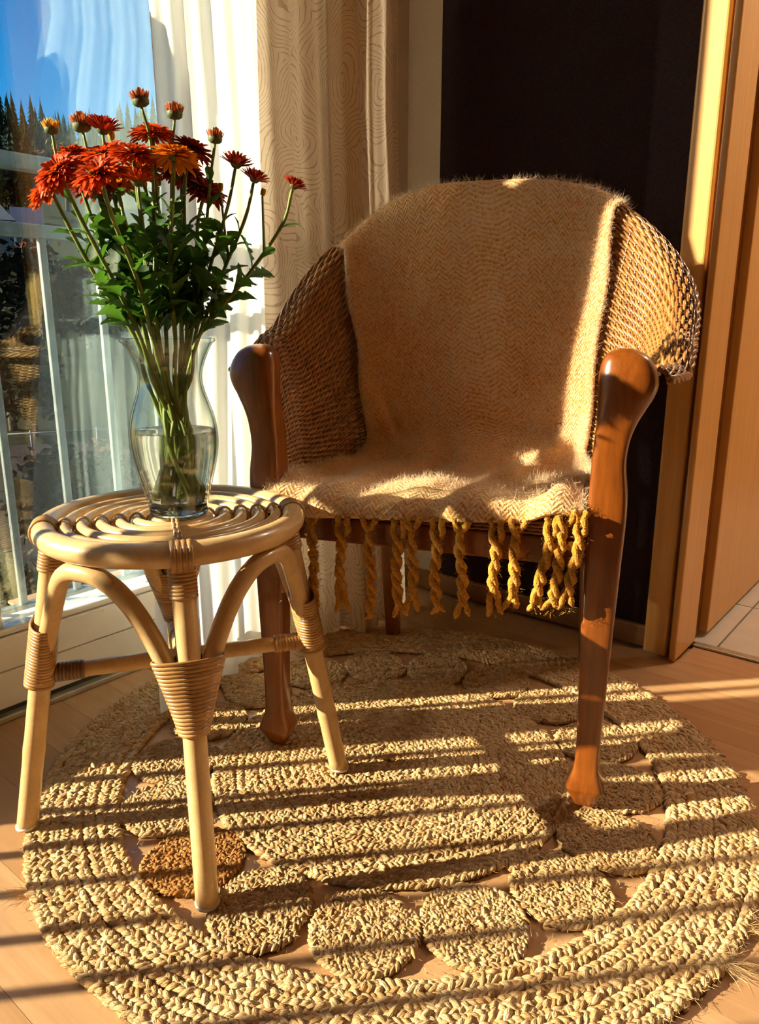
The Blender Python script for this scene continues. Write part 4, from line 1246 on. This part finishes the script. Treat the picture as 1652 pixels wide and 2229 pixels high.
for fi, (hp, kind, colr, rad, nrm, lab) in enumerate(HEADS):
    if kind == 'tiny': continue
    rad = rad * (1.16 if kind == 'open' else 1.08)
    hp = np.array(hp)
    out_d = hp[:2] - VC; dl = np.linalg.norm(out_d) + 1e-6; od = out_d / dl
    lean = min(1.0, dl / .16)
    tw = rs.uniform(-.7, .7)
    od2 = np.array([od[0] * math.cos(tw) - od[1] * math.sin(tw), od[0] * math.sin(tw) + od[1] * math.cos(tw)])
    P0 = vc3 + np.array([*(-od2 * rs.uniform(.008, .031)), .0225 + rs.uniform(0, .008)])
    P1 = vc3 + np.array([*(-od2 * .004 + np.array([rs.uniform(-.020, .020), rs.uniform(-.020, .020)])), .120])
    P2 = vc3 + np.array([*(od * (.010 + .020 * lean) + np.array([rs.uniform(-.006, .006), rs.uniform(-.006, .006)])), .192])
    P3 = vc3 + np.array([*(od * (.018 + .030 * lean) + np.array([rs.uniform(-.006, .006), rs.uniform(-.006, .006)])), .248])
    nv = np.array(nrm) / np.linalg.norm(nrm)
    end = hp - nv * rad * .16
    P5 = end - (nv * .55 + np.array([od[0] * .2, od[1] * .2, .8])) * .035
    P4 = P3 + (P5 - P3) * .5 + np.array([rs.uniform(-.006, .006), rs.uniform(-.006, .006), 0])
    path = cat_rom(np.array([P0, P1, P2, P3, P4, P5, end]), 6)
    base = tuple(path[0])
    fw = thing('chrysanthemum', lab, 'flower', base, 0, 'chrysanthemums in the vase')
    r0 = {'open': .0034, 'half': .0030, 'bud': .0026, 'tiny': .0021}[kind]
    m = MB(); m.tube(path, np.linspace(r0 * 1.08, r0 * .72, len(path)) * (1 + .08 * np.sin(np.arange(len(path)) * 1.7)), 7); m.build('stem', 'stem_green', fw, loc=base)
    bl_ = bloom(kind, rad, fi + 50).build('petals', 'petal_' + colr, fw)
    bl_.matrix_local = Matrix.Translation(Vector(hp) - Vector(base)) @ frame_to(nv)
    cx_ = calyx(kind, rad, fi).build('calyx', 'calyx_green', bl_)
    MAIN.append((fw, base, path))
    # leaves climbing the stem above the vase
    seg = np.r_[0, np.cumsum(np.linalg.norm(np.diff(path, axis=0), axis=1))]
    s_rim = float(np.interp(vc3[2] + .24, path[:, 2], seg)); s_end = seg[-1]
    nl = max(5, int((s_end - s_rim) / .020))
    az = rs.uniform(0, 6)
    for li in range(nl):
        f_ = (li + .15) / nl
        ss = s_rim + .012 + (s_end - .052 - s_rim) * f_
        if ss < s_rim - .01: continue
        p = np.array([np.interp(ss, seg, path[:, i]) for i in range(3)])
        tg = np.array([np.interp(ss + .004, seg, path[:, i]) for i in range(3)]) - p; tg /= np.linalg.norm(tg)
        az += 2.4 + rs.uniform(-.4, .4)
        if f_ < .60: lf, sc = leaf_l[rs.randrange(5)], rs.uniform(.038, .066)
        else: lf, sc = leaf_s[rs.randrange(4)], rs.uniform(.026, .044) * (1.25 - .5 * f_)
        if f_ > .72 and rs.random() < .45: continue
        side_ = np.array([math.cos(az), math.sin(az), 0.]); side_ -= tg * side_.dot(tg); side_ /= np.linalg.norm(side_)
        dx = side_ * rs.uniform(.5, .95) + tg * rs.uniform(.35, 1.25); dx /= np.linalg.norm(dx)
        dz = tg - dx * tg.dot(dx); dz /= np.linalg.norm(dz); dy = np.cross(dz, dx)
        R3 = Matrix(((dx[0], dy[0], dz[0], 0), (dx[1], dy[1], dz[1], 0), (dx[2], dy[2], dz[2], 0), (0, 0, 0, 1)))
        inst(lf, fw, Matrix.Translation(Vector(p) - Vector(base)) @ R3 @ Matrix.Scale(sc, 4), 'leaf')
for fi, (hp, kind, colr, rad, nrm, lab) in enumerate(HEADS):
    if kind != 'tiny': continue
    hp = np.array(hp); best = None
    for fw, base, path in MAIN:
        for p in path[len(path) * 5 // 9:-4]:
            if p[2] > hp[2] - .04: continue
            d = np.linalg.norm(p - (hp - np.array([0, 0, .09])))
            if best is None or d < best[0]: best = (d, fw, base, p)
    _, fw, base, p = best
    pth = cat_rom(np.array([p, p + (hp - p) * .55 + np.array([0, 0, -.01]), hp - np.array([0, 0, rad * .15])]), 6)
    m = MB(); m.tube(pth, np.linspace(.0020, .0015, len(pth)), 6); sh = m.build('side_shoot', 'stem_green', fw, loc=base)
    b_ = bloom(kind, rad, fi + 50).build('bud', 'petal_' + colr, sh); b_.matrix_local = Matrix.Translation(Vector(hp) - Vector(base)) @ frame_to(nrm)
    c_ = calyx(kind, rad, fi).build('bud_calyx', 'calyx_green', sh); c_.matrix_local = b_.matrix_local.copy()
# ------------------------------------------------------------------ braided jute rug
RC = np.array([.020, 1.165]); RR = .582
rug = thing('jute_rug', 'round braided jute rug with a ring of coiled discs under chair and stool', 'rug', (RC[0], RC[1], 0), 0)
# one stitch of a three-strand plait: a plump, pointed grain of fibre
def grain_template():
    n = 6
    st_ = [(-1.0, .12), (-.55, .75), (.05, 1.0), (.6, .72), (1.0, .10)]
    V = []
    for x, r in st_:
        for k_ in range(n):
            a_ = k_ * 2 * PI / n
            V.append((x, r * math.cos(a_), r * math.sin(a_)))
    F = []
    for i in range(len(st_) - 1):
        for k_ in range(n):
            l_ = (k_ + 1) % n
            F.append((i * n + k_, i * n + l_, (i + 1) * n + l_, (i + 1) * n + k_))
    return np.array(V), np.array(F)
GV, GF = grain_template()
GANG = np.abs((np.arange(len(GV)) % 6) - 3.0) * 2.4
def braid_mesh(path_xy, closed, width, step, zc, thick, name, mat, parent, seed, ragged=.22, tone=.5):
    """plait along a plan curve: grains alternately slanting left and right like a herringbone"""
    rs_ = np.random.default_rng(seed)
    P = np.asarray(path_xy, float)
    if closed: P = np.vstack([P, P[:1]])
    seg = np.r_[0, np.cumsum(np.linalg.norm(np.diff(P, axis=0), axis=1))]
    n = max(6, int(seg[-1] / step))
    s_ = (np.arange(n) + .5) / n * seg[-1]
    X = np.interp(s_, seg, P[:, 0]); Y = np.interp(s_, seg, P[:, 1])
    e = .002
    TX = np.interp(s_ + e, seg, P[:, 0]) - np.interp(s_ - e, seg, P[:, 0]); TY = np.interp(s_ + e, seg, P[:, 1]) - np.interp(s_ - e, seg, P[:, 1])
    tl = np.hypot(TX, TY) + 1e-9; TX /= tl; TY /= tl
    allV, allA, aU, aV = [], [], [], []
    for sgn, sh in ((1, 0.0), (-1, .5)):
        jx = X + TX * step * sh + rs_.normal(size=n) * step * .08
        jy = Y + TY * step * sh + rs_.normal(size=n) * step * .08
        an_ = sgn * (R_(36) + rs_.normal(size=n) * ragged)
        dx = TX * np.cos(an_) - TY * np.sin(an_); dy = TX * np.sin(an_) + TY * np.cos(an_)
        off = sgn * -width * .235
        cx_ = jx - TY * off; cy_ = jy + TX * off
        ln_ = step * 1.02 * rs_.uniform(.8, 1.3, n); wd_ = width * .30 * rs_.uniform(.75, 1.2, n)
        zc_ = zc + rs_.normal(size=n) * thick * .09; hz = thick * .5 * rs_.uniform(.85, 1.15, n)
        tz = rs_.normal(size=n) * .12 + .10
        lx = GV[:, 0][None] * ln_[:, None]; ly = GV[:, 1][None] * wd_[:, None]; lz = GV[:, 2][None] * hz[:, None]
        Vx = cx_[:, None] + dx[:, None] * lx - dy[:, None] * ly
        Vy = cy_[:, None] + dy[:, None] * lx + dx[:, None] * ly
        Vz = zc_[:, None] + lz + lx * tz[:, None]
        Vz = np.maximum(Vz, .0006)
        allV.append(np.stack([Vx, Vy, Vz], 2).reshape(-1, 3))
        aU.append((GV[:, 0][None] * 1.0 + rs_.uniform(0, 60, n)[:, None]).ravel()); aV.append((np.tile(GANG, n).reshape(n, -1) + rs_.uniform(0, 60, n)[:, None]).ravel())
        r_ = np.clip(rs_.normal(tone, .20, n), 0, 1)
        allA.append(np.repeat(r_, len(GV)))
    V = np.concatenate(allV); A = np.concatenate(allA)
    ng = len(V) // len(GV)
    F = (GF[None] + (np.arange(ng) * len(GV))[:, None, None]).reshape(-1, 4)
    # a flat core so no floor shows between the grains
    m = MB(); m.v.append(V); m.a.append(A); m.f = [tuple(f_) for f_ in F.tolist()]; m.n = len(V)
    kn = max(40, n // 2)
    sc_ = np.linspace(0, seg[-1], kn)
    cxy = np.c_[np.interp(sc_, seg, P[:, 0]), np.interp(sc_, seg, P[:, 1]), np.full(kn, zc * .75)]
    m.tube(cxy, width * .52, 6, ry=thick * .42, cap=False, rnd=.45, up=(0, 0, 1))
    z_ = np.zeros(m.n - len(V))
    return m.build(name, mat, parent, extra={'pu': np.r_[np.concatenate(aU), z_], 'pv': np.r_[np.concatenate(aV), z_]})
def circle(r, wob=0.0, seed=0, n=240, c=(0, 0)):
    a_ = np.linspace(0, 2 * PI, n + 1)[:-1]
    rr_ = r + wob * (np.sin(a_ * 3 + seed) + .6 * np.sin(a_ * 7 + 2 * seed))
    return np.c_[c[0] + rr_ * np.cos(a_), c[1] + rr_ * np.sin(a_)]
BW = .01635
for i in range(8):                      # outer band
    r = RR - BW * (i + .5)
    braid_mesh(circle(r, .0015, i), True, BW * 1.04, .0092, .0062, .0112, 'braid', 'jute', rug, 100 + i, tone=.58)
CW = .0127
for i in range(24):                     # centre, coil by coil
    r = .304 - CW * (i + .5)
    if r < .008: break
    braid_mesh(circle(r, .0012, i + 3, n=max(40, int(240 * r / .3))), True, CW * 1.05, .0078, .0056, .0100, 'braid', 'jute', rug, 200 + i, tone=.54)
# ring of coiled discs
ND = 17
DANG = [R_(-138.5 + i * 360 / ND) for i in range(ND)]
rs = random.Random(5)
for i, a_ in enumerate(DANG):
    c_ = (.3775 * math.cos(a_), .3775 * math.sin(a_))
    Rd = .0745; pitch = .0100
    turns = Rd / pitch
    t = np.linspace(0, 1, 340)
    ang = t * turns * 2 * PI + rs.uniform(0, 6)
    rad = .004 + (Rd - pitch * .5 - .004) * t
    # slightly squarish oval, stretched along the ring
    ex = 1.045 + .02 * rs.uniform(-1, 1)
    lx, ly = rad * np.cos(ang) * ex, rad * np.sin(ang) / ex
    ca, sa = math.cos(a_), math.sin(a_)
    P = np.c_[c_[0] + lx * ca - ly * sa, c_[1] + lx * sa + ly * ca]
    d = braid_mesh(P, False, pitch * 1.08, .0068, .0058, .0100, 'coiled_disc', 'jute_brown' if i == 0 else 'jute', rug, 300 + i, ragged=.15, tone=(.5 if i == 0 else rs.uniform(.42, .60)))
    if i == 0: d['label'] = 'darker brown disc behind the front stool leg'
# loose fibres sticking out of the plaits, a frayed end at the right edge and one at the left
nf = 16000
aa_ = RNG.uniform(0, 2 * PI, nf); rr_ = RR * np.sqrt(RNG.uniform(0, 1, nf)); rr_ = np.where(RNG.random(nf) < .18, RR + RNG.uniform(-.004, .004, nf), rr_)
okm = ~((rr_ > .306) & (rr_ < .452) & (RNG.random(nf) < .35))
B0 = np.c_[rr_ * np.cos(aa_), rr_ * np.sin(aa_), np.full(nf, .0095)][okm]
def fibres(B0, lo, hi, seed, up=.35, bias=None):
    rs_ = np.random.default_rng(seed); n = len(B0)
    d = rs_.normal(size=(n, 3)); d[:, 2] = np.abs(d[:, 2]) * up
    if bias is not None: d = d * .5 + np.asarray(bias)
    d /= np.linalg.norm(d, axis=1)[:, None]
    l = rs_.uniform(lo, hi, n)[:, None]
    s_ = np.cross(d, rs_.normal(size=(n, 3))); s_ /= np.linalg.norm(s_, axis=1)[:, None]
    mid = B0 + d * l * .5 + rs_.normal(size=(n, 3)) * .0012; tip = B0 + d * l + rs_.normal(size=(n, 3)) * .0025
    mid[:, 2] = np.maximum(mid[:, 2], .002); tip[:, 2] = np.maximum(tip[:, 2], .001)
    V = np.stack([B0 - s_ * .00022, B0 + s_ * .00022, mid + s_ * .0002, mid - s_ * .0002, tip], 1).reshape(-1, 3)
    F = []
    for i in range(n): F += [(5 * i, 5 * i + 1, 5 * i + 2, 5 * i + 3), (5 * i + 3, 5 * i + 2, 5 * i + 4)]
    m = MB(); m.v.append(V); m.a.append(np.repeat(rs_.uniform(.3, .9, n), 5)); m.f = F; m.n = len(V)
    return m
o = fibres(B0, .004, .012, 1).build('loose_fibres', 'jute', rug, smooth=False); o['kind'] = 'stuff'
def tuft(cx_, cy_, bias, n, ln, seed, mat='jute'):
    rs_ = np.random.default_rng(seed)
    B = np.c_[cx_ + rs_.normal(size=n) * .006, cy_ + rs_.normal(size=n) * .006, rs_.uniform(.003, .012, n)]
    return fibres(B, ln * .4, ln, seed, .2, bias).build('frayed_end', mat, rug, smooth=False)
a_ = R_(-47); tuft(RR * math.cos(a_) - .004, RR * math.sin(a_), (.9, -.5, .05), 170, .045, 41)
a_ = R_(-40); tuft(RR * math.cos(a_), RR * math.sin(a_), (.9, -.1, .05), 60, .040, 42)
a_ = R_(-147); tuft(RR * math.cos(a_), RR * math.sin(a_), (-.8, -.25, .1), 60, .040, 43, 'jute_brown')
